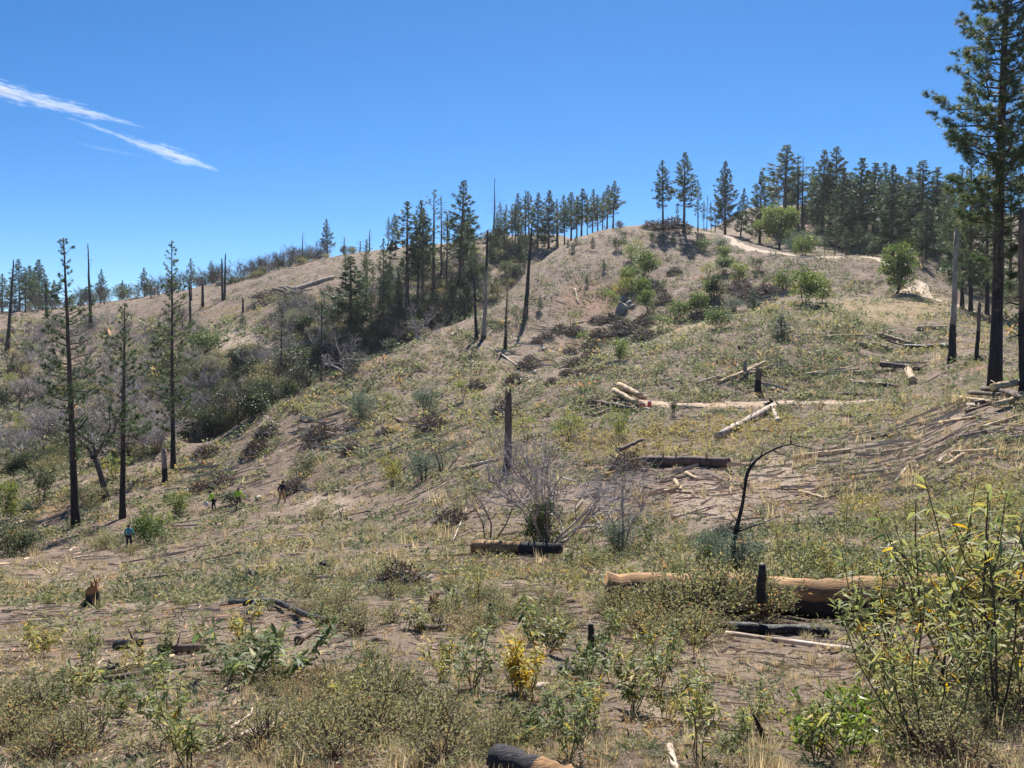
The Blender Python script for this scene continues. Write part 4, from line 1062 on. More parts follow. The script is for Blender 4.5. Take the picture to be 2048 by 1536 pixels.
for (a, b, dia, lb, mt, ch) in [
 ((1834,660),(1893,658),0.42,'pale log lying level near the red earth patch','logwood',0),
 ((1645,678),(1727,674),0.34,'long thin pale log below the bare shoulder','logwood',0),
 ((1660,667),(1690,673),0.30,'short pale log crossing above the long thin one','logwood',0),
 ((1756,672),(1825,691),0.42,'pale log slanting down behind dark brush','logwood',0),
 ((1709,690),(1731,693),0.42,'stubby pale log left of the slanting pair','logwood',0),
 ((1743,691),(1786,704),0.42,'pale log slanting down in front of dark brush','logwood',0),
 ((1808,696),(1866,697),0.36,'black burnt log left of the silver snag','charwood',1),
 ((1884,697),(1902,698),0.5,'thick black burnt log end against the silver snag','charwood',1),
 ((1762,732),(1844,744),0.42,'grey barked log above the fat pale round','logbark',0),
 ((1815,746),(1826,768),0.55,'fat pale round log pointing downslope','logwood',0),
 ((1607,756),(1698,741),0.30,'long thin pole low on the slope, upper of two','logwood',0),
 ((1632,753),(1716,742),0.22,'long thin pole low on the slope, lower of two','palewood',0),
 ((1704,749),(1790,743),0.24,'thin pole pointing at the fat pale round','logwood',0),
 ((1701,765),(1735,768),0.24,'upper pale pole of the short stack above the road','palewood',0),
 ((1705,769),(1790,772),0.26,'lower pale pole of the short stack above the road','logwood',0),
 ((1760,770),(1795,777),0.26,'dark pole end of the short stack above the road','logbark',.4),
 ((1680,790),(1760,792),0.16,'thin stick beside the dirt road','logbark',0),
 ((1545,676),(1585,664),0.26,'log lying just right of the round grey pine','logwood',0),
 ((1393,768),(1450,752),0.20,'pole at the tail of the pale log heap','palewood',0),
 ((434,570),(462,568),1.0,'bright white log behind the pair of black poles','palewood',0),
 ((585,585),(668,558),0.9,'very long pale log slanting up the cleared hillside','palewood',0),
 ((213,657),(226,688),0.9,'bright orange white log end on the shrubby slope','orangewood',0),
 ((880,596),(915,583),0.35,'grey log hidden low in the thicket','palewood',0),
 ((900,674),(922,660),0.32,'white log on the edge of the rib','palewood',0),
 ((1003,712),(1035,735),0.26,'thin pale pole under the twiggy snag','palewood',0),
 ((1150,578),(1156,608),0.22,'pale stick on the reddish rib','palewood',0),
 ((1146,650),(1168,645),0.32,'white log end in the slash gully','palewood',0),
 ((776,830),(808,846),0.20,'grey pole leaning in the hollow below the bushes','palewood',0),
 ((735,848),(748,858),0.2,'pale stick at the foot of the hollow','palewood',0),
 ((835,815),(870,800),0.18,'grey pole across the hollow','palewood',0),
 ((1585,919),(1700,905),0.20,'long yellowish log on the chip covered slope','logwood',0),
 ((1892,937),(1927,912),0.18,'thick pale log, brightest on the chip covered slope','logwood',0),
 ((1875,930),(1893,915),0.14,'short white barked log beside the brightest one','palewood',0),
 ((1789,967),(1820,930),0.10,'white and black pole lying downslope among chips','palewood',.35),
 ((1830,965),(1866,945),0.09,'thin pale pole among chips by the tall plants','palewood',0),
 ((1905,910),(1985,905),0.16,'log under the slope of bark slabs','logwood',0),
 ((1920,880),(1975,868),0.16,'bark slab log below the log heap, upper','logbark',0),
 ((1880,850),(1960,838),0.14,'thin pole fallen out of the big log heap','logwood',0),
 ((1960,860),(2040,835),0.14,'long pole slanting by the picture edge','logwood',0),
 ((1740,880),(1800,868),0.12,'thin pole in the mustard brush','logbark',0),
 ((1660,990),(1720,975),0.14,'pole on chips above the bent black snag','logbark',0),
 ((1600,985),(1650,1000),0.10,'stick on chips right of the bent black snag','logwood',0),
 ((1345,1040),(1425,1015),0.10,'grey pole on the pale dust left of the bent snag','palewood',0),
 ((1350,965),(1362,985),0.16,'short pale chunk on the chip field','logwood',0),
 ((1372,950),(1395,962),0.16,'yellow chunk on the chip field under the long log','logwood',0),
 ((1330,985),(1395,990),0.10,'thin yellow pole lying across the chip field','logwood',0),
 ((935,915),(992,904),0.16,'upper bleached branch log left of the straight trunk','palewood',0),
 ((920,940),(1000,922),0.20,'lower bleached branch log left of the straight trunk','palewood',0),
 ((908,1000),(965,980),0.09,'yellow stick slanting in the clearing grass','logwood',0),
 ((905,1085),(933,1018),0.06,'thin white pole leaning in the stick tangle','palewood',0),
 ((1020,1085),(1040,1068),0.10,'short chunk behind the charred log','logbark',0),
 ((438,1028),(560,1000),0.10,'weathered stick downslope of the workers','palewood',0),
 ((625,1160),(680,1150),0.06,'small dark stick on open ground','logbark',.6),
 ((240,1128),(300,1118),0.06,'dark curved stick on the near left ground','charwood',1),
 ((140,1118),(185,1112),0.09,'bleached log piece on the near ground beyond the stump','palewood',0),
 ]:
    log_px(a, b, dia, lb, mt, char=ch, group=NL if a[0] > 1390 and a[1] < 780 else None, ends='cut' if mt != 'charwood' else None)
LH = 'logs of the pale log heap by the two red cans'
for (a, b, dia, lb, lf) in [((1185,812),(1262,826),0.36,'dark barked log at the front of the heap near the red cans',0.1),((1228,795),(1272,822),0.36,'pale log slanting down in the heap near the red cans',0.35),((1238,788),(1282,812),0.40,'upper pale log of the heap near the red cans',0.55),
        ((1250,792),(1290,810),0.32,'rusty log at the back of the heap near the red cans',0.3),((1170,828),(1222,814),0.24,'yellowish pole at the foot of the heap near the red cans',0.0),((1185,834),(1230,818),0.22,'second yellowish pole at the foot of the heap near the red cans',0.0),((1150,822),(1200,816),0.26,'dark pole at the far end of the heap near the red cans',0.0)]:
    log_px(a, b, dia, lb, 'logwood' if 'pale' in lb or 'yell' in lb else ('orangewood' if 'rusty' in lb else 'logbark'), lift=lf, group=LH)
PH = 'logs heaped around the stumps on the slope'
for k, (a, b, dia, lf) in enumerate([((1437,768),(1475,750),0.26,0.0),((1462,766),(1512,738),0.26,0.25),((1480,762),(1530,735),0.24,0.4),((1470,757),(1520,752),0.28,0.2),((1500,752),(1535,745),0.24,0.3),((1455,770),(1500,757),0.2,0.0)]):
    log_px(a, b, dia, 'pale yellow log in the heap around the stumps above the road', 'logwood', lift=lf, group=PH)
BH = 'logs heaped at the foot of the huge pine'
for k, (a, b, dia, lf) in enumerate([((1906,800),(1985,812),0.16,0.05),((1940,800),(2005,806),0.20,0.2),((1965,796),(2048,812),0.24,0.3),((1985,800),(2040,790),0.30,0.45),((2015,805),(2044,818),0.22,0.35),((1950,815),(2040,806),0.18,0.1),((1990,822),(2060,800),0.22,0.15),((1915,820),(1960,800),0.12,0.0),((1930,828),(1990,808),0.12,0.0)]):
    log_px(a, b, dia, 'log jumbled in the heap at the foot of the huge pine', 'logwood' if k % 3 == 0 else 'logbark', lift=lf, group=BH)
# logs on the hill clearing
for k, (a, b) in enumerate([((545,580),(590,592)),((560,578),(600,593)),((550,594),(585,592)),((572,576),(604,588)),((540,596),(575,596))]):
    log_px(a, b, 0.5, 'grey log in the dark heap on the cleared hillside', 'snag' if k % 2 else 'logbark', lift=0.3*k % 0.8, group='heap of grey logs on the cleared hillside', ends=None)
for k in range(7):
    x = 1462+k*5; y = 585-k*6
    log_px((x, y+4), (x+random.uniform(6, 14), y-6), 0.2, 'pale stick in the slide of poles down the gully side', 'palewood', group='poles sliding down the gully side', ends=None)
# long dark log with brown end, and its splinters
log_px((1281,930),(1462,934),0.40,'long dark barked log lying level across the chip field, brown cut end','brownsnag',n=10,char=0.15,taper=0.95,stubs=5)
log_px((1190,945),(1290,925),0.16,'orange splintered slab at the end of the long dark log','orangewood',stubs=0)
log_px((1205,955),(1270,935),0.12,'second orange splinter under the slab at the long dark log','orangewood',stubs=0)
log_px((1235,918),(1285,895),0.22,'dark plank like slab tilted over the splinters','logbark',lift=0.35,stubs=0)
log_px((1240,925),(1330,910),0.10,'grey pole above the splinters','palewood',stubs=1)
# big white and black fallen tree by the road
log_px((1435,880),(1548,818),0.33,'thick white barked log patched with black, pointing at the road','palewood',char=0.36,n=10,stubs=6,taper=1.15,rough=.1)
log_px((1558,848),(1546,824),0.30,'short bleached fork beside the white barked log','palewood',stubs=4)
# root plate
def rootball(px, py, size, label, seed, mat='charwood', name='root_stump', cat='stump'):
    p = at(px, py); g = np.random.default_rng(seed); mb = MB(); r = size*p[1]/F*0.5
    for k in range(16):
        a = g.random()*6.28; el = g.uniform(-0.1, 1.2)
        d = np.array([math.cos(a)*math.cos(el), math.sin(a)*math.cos(el), math.sin(el)])
        b = d*r*g.uniform(0.5, 1.2)
        tube(mb, [np.array([0, 0, r*0.15]), b*0.5+np.array([0, 0, r*.2])+g.normal(0, .12*r, 3), b+np.array([0, 0, r*.1])+g.normal(0, .15*r, 3)], [r*0.32, r*0.2, r*0.04], 5, 1.0, 0, False, 0.2, g)
    return solo(name, mb.mesh('roots', M[mat]), p, label, cat)
rootball(1545, 815, 34, 'black upturned root plate at the head of the white barked log', 301)
rootball(785, 497, 34, 'dark root heap on the brink of the hilltop clearing', 302)
rootball(1738, 838, 22, 'small black root stump in the mustard brush', 303)
rootball(1480, 700, 18, 'small dark stump high on the near slope', 304)
pile(1345, 460, 60, 'long dark slash heap on the skyline between the two hilltop pines', 2, 0.8)
pile(1305, 455, 34, 'dark slash heap left of the hilltop pines', 1, 0.8)
pile(540, 596, 60, 'dark slash under the grey logs on the cleared hillside', 0, 0.5)

# ------------------------------------------------------------------ boulders
def rock_mesh(seed, n=3):
    import bmesh
    bm = bmesh.new(); bmesh.ops.create_icosphere(bm, subdivisions=n, radius=1.0)
    g = np.random.default_rng(seed); off = g.random(3)*50
    pl = [nrm(g.normal(0, 1, 3)) for _ in range(12)]; dl = [g.uniform(0.55, 0.85) for _ in pl]
    for v in bm.verts:
        c = np.array(v.co)
        for q_, d_ in zip(pl, dl):
            s = np.dot(c, q_)
            if s > d_: c = c-q_*(s-d_)*0.95
        c *= 1+0.16*(fbm(np.array([c[0]*2.5+off[0]+c[2]*1.7]), np.array([c[1]*2.5+off[1]-c[2]]), 5, 3)[0]-0.5)*2
        v.co = c
    me_ = bpy.data.meshes.new('rock'); bm.to_mesh(me_); bm.free(); me_.materials.append(M['rock'])
    for p_ in me_.polygons: p_.use_smooth = True
    return me_
RK = [rock_mesh(s) for s in (71, 72, 73)]
RKP = []
for r_ in RK:
    c_ = r_.copy(); c_.materials.clear(); c_.materials.append(M['palerock']); RKP.append(c_)
def boulder(px, py, w, hz, label, k, pale=False, dy=0.0, name='boulder', cat='rock', group=None):
    p = at(px, py); r = w*0.5*p[1]/F
    return solo(name, (RKP if pale else RK)[k % 3], p+np.array([0, dy, r*hz*0.45]), label, cat, group, rz=k*1.3, sc=(r, r*0.9, r*hz))
boulder(1242, 625, 32, 1.0, 'large rounded boulder at the front of the grey outcrop on the hill', 0)
boulder(1258, 614, 20, 1.0, 'tall narrow boulder on the outcrop, beside the large rounded one', 1)
boulder(1240, 603, 26, 0.6, 'flat boulder capping the grey outcrop under the green clump', 2)
boulder(1264, 617, 16, 0.8, 'small boulder at the foot of the grey outcrop', 1)
for k, (px, py, w, lb) in enumerate([(885,1262,16,'small white stone by the long leaf plants in mid ground'),(563,1440,34,'white stone on the near bare ground'),(1396,1418,26,'grey pebbly stone on the near bare dust'),(1088,700,12,'pale stone on the reddish gully side'),(1070,747,14,'pale stone low in the gully'),(1399,576,8,'bright white stone above the gully bushes'),(700,1040,12,'small pale stone on the grass slope'),(1568,605,8,'pale stone by the low yellow bush')]):
    boulder(px, py, w, 0.7, lb, k, True, name='stone')
for k, (px, py) in enumerate([(1240,755),(1233,762),(1250,757),(1228,770),(1244,772),(1290,708),(1300,704),(1283,712)]):
    log_px((px, py), (px+random.uniform(4, 10), py+random.uniform(-3, 6)), 0.18, 'bleached white chunk scattered above the log heap', 'palewood', group='bleached chunks above the log heap', ends=None, stubs=0)

# ------------------------------------------------------------------ two red fuel cans
M['redcan'] = plain_mat('red_plastic', (0.62, 0.07, 0.06), 0.4, 0.1); M['whitecan'] = plain_mat('white_plastic', (0.75, 0.72, 0.70), 0.4, 0.05)
def fuel_can(px, py, label, rz):
    import bmesh
    p = at(px, py)
    o = empty('fuel_can', p, label, 'can', 'red fuel cans', rz)
    def bx(name, c, s, m, bev=0.03):
        bm = bmesh.new(); bmesh.ops.create_cube(bm, size=1)
        for v in bm.verts: v.co = (v.co.x*s[0]+c[0], v.co.y*s[1]+c[1], v.co.z*s[2]+c[2])
        bmesh.ops.bevel(bm, geom=bm.edges[:], offset=bev, segments=2, affect='EDGES')
        me_ = bpy.data.meshes.new(name); bm.to_mesh(me_); bm.free(); me_.materials.append(M[m]); part(name, me_, o)
    bx('body', (0, 0, 0.17), (0.30, 0.2, 0.36), 'redcan'); bx('upper_body', (0, 0, 0.40), (0.26, 0.17, 0.11), 'whitecan')
    mb = MB(); tube(mb, [(-0.1, 0, 0.44), (-0.09, 0, 0.52), (0.05, 0, 0.52), (0.06, 0, 0.44)], 0.018, 6); part('handle', mb.mesh('handle', M['redcan']), o)
    mb = MB(); tube(mb, [(0.11, 0, 0.43), (0.12, 0, 0.5)], [0.03, 0.026], 8); part('cap', mb.mesh('cap', M['whitecan']), o)
fuel_can(1283, 817, 'red can with white top touching the pale log heap', 0.3)
fuel_can(1299, 814, 'red can with white top standing in the dirt road end', -0.2)
solo('fallen_tarp', RKP[1], at(1293, 818)+np.array([0, 0, 0.02]), 'pinkish crumpled bag lying before the two red cans', 'bag', sc=(0.38, 0.25, 0.10))

# ------------------------------------------------------------------ people
M['skin'] = plain_mat('skin', (0.36, 0.21, 0.15), 0.6, 0.08)
def cloth(name, c): return plain_mat(name, c, 0.85, 0.15, 14)
def skin_mesh(name, verts, edges, radii, root=0, sub=2):
    me_ = bpy.data.meshes.new(name+'_base'); me_.from_pydata(verts, edges, [])
    ob = bpy.data.objects.new(name+'_tmp', me_); COL.objects.link(ob)
    md = ob.modifiers.new('Skin', 'SKIN'); md.use_smooth_shade = True
    for i, sv in enumerate(me_.skin_vertices[0].data):
        r_ = radii[i]; sv.radius = r_ if isinstance(r_, tuple) else (r_, r_); sv.use_root = (i == root)
    ms = ob.modifiers.new('Sub', 'SUBSURF'); ms.levels = sub; ms.render_levels = sub
    dg = bpy.context.evaluated_depsgraph_get()
    out = bpy.data.meshes.new_from_object(ob.evaluated_get(dg))
    bpy.data.objects.remove(ob); out.name = name
    for p_ in out.polygons: p_.use_smooth = True
    return out
def person(px, py, h, rz, label, top, pants, hat, stride=0.18, bend=0.05, arms=((0.10, 0.12), (0.10, 0.05)), carry=None):
    """faces +Y in its own space; arms = (forward, outward) of each hand"""
    p = at(px, py); s = h/1.75
    o = empty('person', p, label, 'person', None, rz, s)
    hip = 0.93; by = bend
    J = {'pel': (0, 0, hip), 'sp': (0, by*0.5, 1.16), 'ch': (0, by, 1.36), 'nk': (0, by*1.15, 1.50), 'hd': (0, by*1.3+0.02, 1.63), 'ht': (0, by*1.3+0.01, 1.70)}
    for sg, nm in ((-1, 'l'), (1, 'r')):
        st = stride*sg
        J['hp'+nm] = (0.10*sg, 0, 0.88); J['kn'+nm] = (0.11*sg, st*0.5+0.05, 0.49); J['an'+nm] = (0.12*sg, st-0.02, 0.09); J['to'+nm] = (0.13*sg, st+0.14, 0.045)
        fw, ow = arms[0] if sg < 0 else arms[1]
        J['sh'+nm] = (0.18*sg, by, 1.41); J['el'+nm] = ((0.23+ow*0.5)*sg, by-0.05+fw*0.3, 1.13); J['wr'+nm] = ((0.22+ow)*sg, by+fw, 0.90); J['ha'+nm] = ((0.22+ow)*sg, by+fw+0.03, 0.82)
        for f in range(4):
            J[f'f{f}'+nm] = ((0.195+ow+0.016*f)*sg, by+fw+0.05+0.01*f, 0.735+0.01*abs(f-1.5))
        J['th'+nm] = ((0.20+ow)*sg-0.035*sg, by+fw+0.075, 0.80)
    J['ns'] = (0, by*1.3+0.115, 1.615)
    rad = {'pel': (0.15, 0.11), 'sp': (0.14, 0.10), 'ch': (0.165, 0.11), 'nk': 0.055, 'hd': (0.078, 0.095), 'ht': (0.062, 0.075), 'ns': 0.012}
    E = [('pel', 'sp'), ('sp', 'ch'), ('ch', 'nk'), ('nk', 'hd'), ('hd', 'ht'), ('hd', 'ns')]
    for nm in 'lr':
        rad.update({'hp'+nm: 0.09, 'kn'+nm: 0.058, 'an'+nm: 0.042, 'to'+nm: 0.035, 'sh'+nm: 0.06, 'el'+nm: 0.044, 'wr'+nm: 0.03, 'ha'+nm: (0.036, 0.022), 'th'+nm: 0.010})
        E += [('pel', 'hp'+nm), ('hp'+nm, 'kn'+nm), ('kn'+nm, 'an'+nm), ('an'+nm, 'to'+nm), ('ch', 'sh'+nm), ('sh'+nm, 'el'+nm), ('el'+nm, 'wr'+nm), ('wr'+nm, 'ha'+nm), ('ha'+nm, 'th'+nm)]
        for f in range(4): rad[f'f{f}'+nm] = 0.009; E.append(('ha'+nm, f'f{f}'+nm))
    def build(nm, keys, grow, mat, cut=None):
        idx = {k: i for i, k in enumerate(keys)}
        rr = []
        for k in keys:
            r_ = rad[k]; rr.append(tuple(x+grow for x in r_) if isinstance(r_, tuple) else r_+grow)
        m_ = skin_mesh(nm, [(cut or {}).get(k, J[k]) for k in keys], [(idx[a], idx[b]) for a, b in E if a in idx and b in idx], rr, 0, 1 if nm != 'body' else 1)
        m_.materials.append(mat); return part(nm, m_, o)
    build('body', list(J), 0.0, M['skin'])
    build('jacket', ['pel', 'sp', 'ch', 'nk', 'shl', 'ell', 'wrl', 'shr', 'elr', 'wrr'], 0.022, top, {'nk': (0, by*1.1, 1.45)})
    build('trousers', ['pel', 'hpl', 'knl', 'anl', 'hpr', 'knr', 'anr'], 0.024, pants, {'pel': (0, 0, 0.92)})
    mb = MB()
    for nm in 'lr':
        a = np.array(J['an'+nm]); t = np.array(J['to'+nm])
        tube(mb, [a+np.array([0, -0.06, 0.06]), a+np.array([0, -0.04, -0.03]), (a+t)/2-np.array([0, 0, 0.01]), t], [0.05, 0.06, 0.055, 0.04], 8)
    part('boots', mb.mesh('boots', M['darktwig']), o)
    mb = MB(); hd = np.array(J['hd'])
    zs = np.array([0.0, 0.05, 0.10, 0.125])
    tube(mb, hd+np.array([[0, -0.01, z] for z in zs]), [0.105, 0.105, 0.08, 0.02], 12)
    tube(mb, [hd+np.array([0, 0.06, 0.02]), hd+np.array([0, 0.17, 0.01])], [0.08, 0.06], 8)
    part('cap', mb.mesh('cap', hat), o)
    mb = MB(); tube(mb, hd+np.array([[0, -0.05, -0.07], [0, -0.06, -0.02], [0, -0.04, 0.03]]), [0.06, 0.085, 0.09], 10); part('hair', mb.mesh('hair', M['darktwig']), o)
    return o, p, s, J
def jpt(o, J, k):
    return Matrix.Translation(o.location) @ Matrix.Rotation(o.rotation_euler.z, 4, 'Z') @ Matrix.Diagonal((*o.scale, 1)) @ Vector(J[k])
lime = cloth('lime_fabric', (0.42, 0.72, 0.05)); navy = cloth('navy_fabric', (0.02, 0.025, 0.045)); brown = cloth('brown_fabric', (0.10, 0.07, 0.05))
black = cloth('black_fabric', (0.02, 0.02, 0.024)); tan = cloth('tan_fabric', (0.38, 0.25, 0.14)); teal = cloth('teal_fabric', (0.06, 0.30, 0.32)); dkc = cloth('dark_cap', (0.03, 0.025, 0.03)); maroon = cloth('maroon_cap', (0.10, 0.03, 0.03))
o1, p1, s1, J1 = person(428, 1021, 1.70, 2.3, 'worker in lime shirt and dark trousers stooping with a white bag', lime, navy, dkc, 0.10, 0.22, ((0.25, 0.05), (0.28, 0.02)))
o2, p2, s2, J2 = person(477, 1019, 1.75, 0.2, 'worker in lime shirt and brown trousers holding a stick', lime, brown, maroon, 0.08, 0.05, ((0.06, 0.10), (0.16, 0.16)))
o3, p3, s3, J3 = person(564, 1007, 1.80, -0.35, 'person in black jacket and tan trousers walking uphill', black, tan, dkc, 0.26, 0.10, ((0.12, 0.26), (-0.06, 0.20)))
o4, p4, s4, J4 = person(258, 1097, 1.50, 0.15, 'person in teal jacket half hidden by low grass', teal, navy, dkc, 0.08, 0.06, ((0.10, 0.10), (0.10, 0.10)))
w = jpt(o1, J1, 'har'); m_ = MB(); g = np.random.default_rng(5)
tube(m_, [(0, 0, 0.05), (0, 0, -0.06), (0.01, 0, -0.20), (0.0, 0, -0.34), (0, 0, -0.38)], [0.02, 0.10, 0.16, 0.14, 0.05], 9, 0, 0, True, 0.15, g)
solo('sack', m_.mesh('sack', M['whitecan']), w, 'white sack held by the stooping worker', 'bag')
w = jpt(o2, J2, 'har'); m_ = MB(); tube(m_, [(-0.3, 0.05, 0.12), (0.0, 0.0, -0.02), (0.75, 0, -0.35)], [0.018, 0.018, 0.014], 6)
solo('stick', m_.mesh('stick', M['palewood']), w, 'pale stick held out by the brown trousered worker', 'stick')
boulder(517, 998, 18, 0.6, 'white crumpled sack lying between the workers and the person in black', 1, True, name='sack', cat='bag')
# ------------------------------------------------------------------ near dead wood
def path_thing(name, pix, radii, label, cat, mat, n=7, base=None, flatd=None, char=0.0, side=None, rough=0.08, seed=1, lift=0.0, ground=True):
    """a branch through photo pixels, each laid on the ground there, or (flatd) standing in an upright plane at one distance"""
    g = np.random.default_rng(seed)
    if flatd is None:
        P = np.array([at(*q) for q in pix]); P[:, 2] += np.broadcast_to(np.asarray(radii), (len(pix),))*0.7+lift
        if not ground: pass
    else:
        P = np.array([[float(col_s(*q))*flatd, flatd+g.normal(0, 0.02*flatd*0.1), float(row_t(q[1]))*flatd] for q in pix])
    c = P[0].copy(); mb = MB()
    # smooth resample
    t = np.linspace(0, len(P)-1, (len(P)-1)*3+1)
    Q = np.stack([np.interp(t, np.arange(len(P)), P[:, i]) for i in range(3)], 1)
    for _ in range(2): Q[1:-1] = (Q[:-2]+2*Q[1:-1]+Q[2:])/4
    rr = np.interp(t, np.arange(len(P)), np.broadcast_to(np.asarray(radii, float), (len(P),)))
    tube(mb, Q-c, rr, n, char, 0, True, rough, g)
    for (pp, r_) in (side or []):
        if flatd is None:
            S = np.array([at(*q) for q in pp]); S[:, 2] += 0.03+lift
        else:
            S = np.array([[float(col_s(*q))*flatd, flatd+g.normal(0, 0.05), float(row_t(q[1]))*flatd] for q in pp])
        tube(mb, S-c, np.linspace(r_, r_*0.35, len(S)), 5, char, 0, False, rough, g)
    return solo(name, mb.mesh(name, M[mat]), c, label, cat)
def half_char_log(a, b, dia, label, mat, below=-0.05, n=16, k=22, seed=3, lumps=0.12, taper=1.0, top_black=0.0, sink=0.8, all_black=0.0):
    pa = at(*a); pb = at(*b); g = np.random.default_rng(seed); r = dia/2
    q = np.linspace(0, 1, k); xy = pa[:2]*(1-q)[:, None]+pb[:2]*q[:, None]
    z = ground_z(xy[:, 0], xy[:, 1]); zz = np.linspace(pa[2], pb[2], k)*0.6+z*0.4+r*sink
    pts = np.stack([xy[:, 0], xy[:, 1], zz], 1); c = pts[k//2].copy(); pts = pts-c
    mb = MB(); rad = r*np.linspace(1, taper, k)*(1+0.05*g.normal(0, 1, k))
    tube(mb, pts, rad, n, 0.0, 0, True, lumps, g)
    V = mb.v[0]; cen = np.concatenate([np.repeat(pts, n, 0), pts[[0, -1]]])
    rel = (V[:, 2]-cen[:, 2])/r
    along = np.concatenate([np.repeat(q, n), [0, 1]])
    t_ = np.clip(0.5-(rel-below)*1.6, 0, 1)
    if top_black: t_ = np.maximum(t_, np.clip((along-top_black)*8, 0, 1))
    if all_black: t_ = np.where(along < all_black, 1.0, np.clip(0.42+0.35*(0.3-rel), 0, 1))
    mb.t[0] = t_
    return solo('log', mb.mesh('log', M[mat]), c, label, 'log')
half_char_log((1215,1214), (2075,1212), 0.52, 'huge fallen trunk, bare yellow wood above and burnt hollow black below', 'orangewood', 0.2, taper=1.1, k=36, lumps=0.05)
half_char_log((948,1106), (1122,1110), 0.46, 'short thick log with orange flank, charred top end and black underside', 'orangewood', -0.3, seed=4, top_black=0.5, taper=0.7, lumps=0.06)
half_char_log((992,1538), (1225,1620), 0.105, 'charred log with orange broken end at the bottom of the picture', 'orangewood', 0.55, seed=5, lumps=0.13, all_black=0.42)
half_char_log((1422,1264), (1655,1274), 0.13, 'black charred slab under the burnt side of the huge trunk', 'charwood', 0.3, seed=6, lumps=0.16)
log_px((1452,1272), (1748,1312), 0.055, 'long pale pole in front of the charred slab', 'palewood', stubs=0)
log_px((1345,1165), (1372,1148), 0.10, 'black knot of burnt wood on top of the huge trunk', 'charwood', ends=None)
path_thing('burnt_branch', [(462,1212),(500,1214),(530,1210),(560,1212),(590,1230),(630,1246),(690,1256)], [0.05,0.055,0.06,0.042,0.038,0.034,0.02], 'curved black burnt branch lying on open ground', 'branch', 'charwood', side=[([(520,1212),(524,1196),(530,1188)], 0.03), ([(510,1212),(495,1228),(480,1236)], 0.03)], lift=0.03, seed=9, rough=0.32)
path_thing('bent_snag', [(1468,1138),(1466,1090),(1470,1062),(1482,1025),(1489,985),(1493,945),(1512,920),(1540,902),(1562,893),(1582,888)], [0.06,0.05,0.046,0.040,0.036,0.034,0.027,0.023,0.019,0.015], 'bent black burnt snag arching over with few twigs', 'snag', 'charwood', flatd=float(at(1468,1138)[1]), side=[([(1582,888),(1600,893),(1620,896),(1645,902)], 0.016), ([(1582,888),(1582,872),(1588,862)], 0.014), ([(1545,900),(1560,908),(1575,912)], 0.014), ([(1522,912),(1526,898),(1524,892)], 0.014), ([(1489,985),(1482,972),(1478,965)], 0.014), ([(1500,932),(1505,912),(1502,905)],0.012), ([(1470,1062),(1500,1052),(1530,1045),(1560,1030)],0.022), ([(1487,1000),(1479,990)],0.012), ([(1474,1040),(1462,1030),(1458,1018)],0.012), ([(1562,893),(1572,880),(1570,872)],0.01), ([(1530,906),(1520,893)],0.01), ([(1620,896),(1628,888)],0.006)], seed=10, rough=0.22)
path_thing('burnt_stub', [(1524,1206),(1522,1175),(1526,1150),(1524,1128)], [0.06,0.055,0.05,0.035], 'upright black stub rising against the huge trunk', 'stump', 'charwood', flatd=float(at(1524,1262)[1])-0.3, seed=11)
path_thing('burnt_stub', [(1183,1330),(1181,1300),(1183,1270),(1181,1248)], [0.03,0.028,0.025,0.02], 'thin upright black stub among the long leaf plants', 'stump', 'charwood', flatd=float(at(1183,1332)[1]), seed=12)
path_thing('burnt_stub', [(1530,1480),(1518,1455),(1508,1430)], [0.012,0.012,0.006], 'thin black burnt twig sticking up from the near dust', 'stump', 'charwood', flatd=float(at(1530,1482)[1]), seed=13)
path_thing('burnt_stub', [(985,1250),(983,1225),(980,1205)], [0.02,0.02,0.015], 'thin black stub behind the low olive bushes', 'stump', 'charwood', flatd=float(at(985,1252)[1]), seed=14)
def stump(px, py, w, h, label, seed, top='orangewood', foot=0.5, lean=0.0):
    p = at(px, py); g = np.random.default_rng(seed); s = p[1]/F; r = w*s*0.5; H = h*s; mb = MB()
    tube(mb, [(0, 0, -0.1), (0, 0, H*0.2), (lean*H*.5, 0, H*0.55), (lean*H, 0, H*0.72)], [r*1.35, r, r*0.8, r*0.6], 10, [1, 0.95, foot, 0.0], 0, True, 0.22, g)
    for k in range(6):
        a = g.random()*6.28; b = np.array([math.cos(a)*r*0.4+lean*H, math.sin(a)*r*0.4, H*0.6])
        tube(mb, [b, b+np.array([g.normal(0, .04*H), g.normal(0, .04*H), H*g.uniform(0.2, 0.42)])], [r*0.28, r*0.08], 5, 0.0, 0, True)
    for k in range(4):
        a = g.random()*6.28
        tube(mb, [(0, 0, H*0.15), (math.cos(a)*r*1.4, math.sin(a)*r*1.4, 0.02), (math.cos(a)*r*2.3, math.sin(a)*r*2.3, -0.05)], [r*0.5, r*0.3, r*0.1], 6, 1.0, 0, False)
    return solo('stump', mb.mesh('stump', M[top]), p, label, 'stump')
stump(184, 1212, 30, 56, 'splintered orange stump with black burnt foot on the near ground', 311, lean=0.1)
stump(868, 1225, 30, 42, 'broken orange stump chunk among olive bushes', 312, foot=0.1)
rootball(503, 1156, 34, 'black burnt root stump in the near grass', 313)
rootball(642, 1140, 36, 'black burnt stump with white twig in the near grass', 314)
rootball(225, 1345, 44, 'black charred root lump beside the crossing sticks', 315)
log_px((190,1370),(432,1330),0.055,'long grey burnt stick at the near edge of the crossing sticks','logbark',char=0.5,stubs=1,ends=None)
log_px((230,1352),(345,1320),0.05,'yellow peeled stick crossing behind the grey one','logwood',stubs=0)
log_px((235,1300),(280,1294),0.12,'black burnt chunk behind the crossing sticks','charwood',ends=None)
log_px((320,1308),(410,1304),0.10,'brown bark chunk right of the black burnt chunk','logbark',ends=None)
log_px((1120,1345),(1170,1352),0.06,'short black chunk under the yellowing plants','charwood',ends=None)
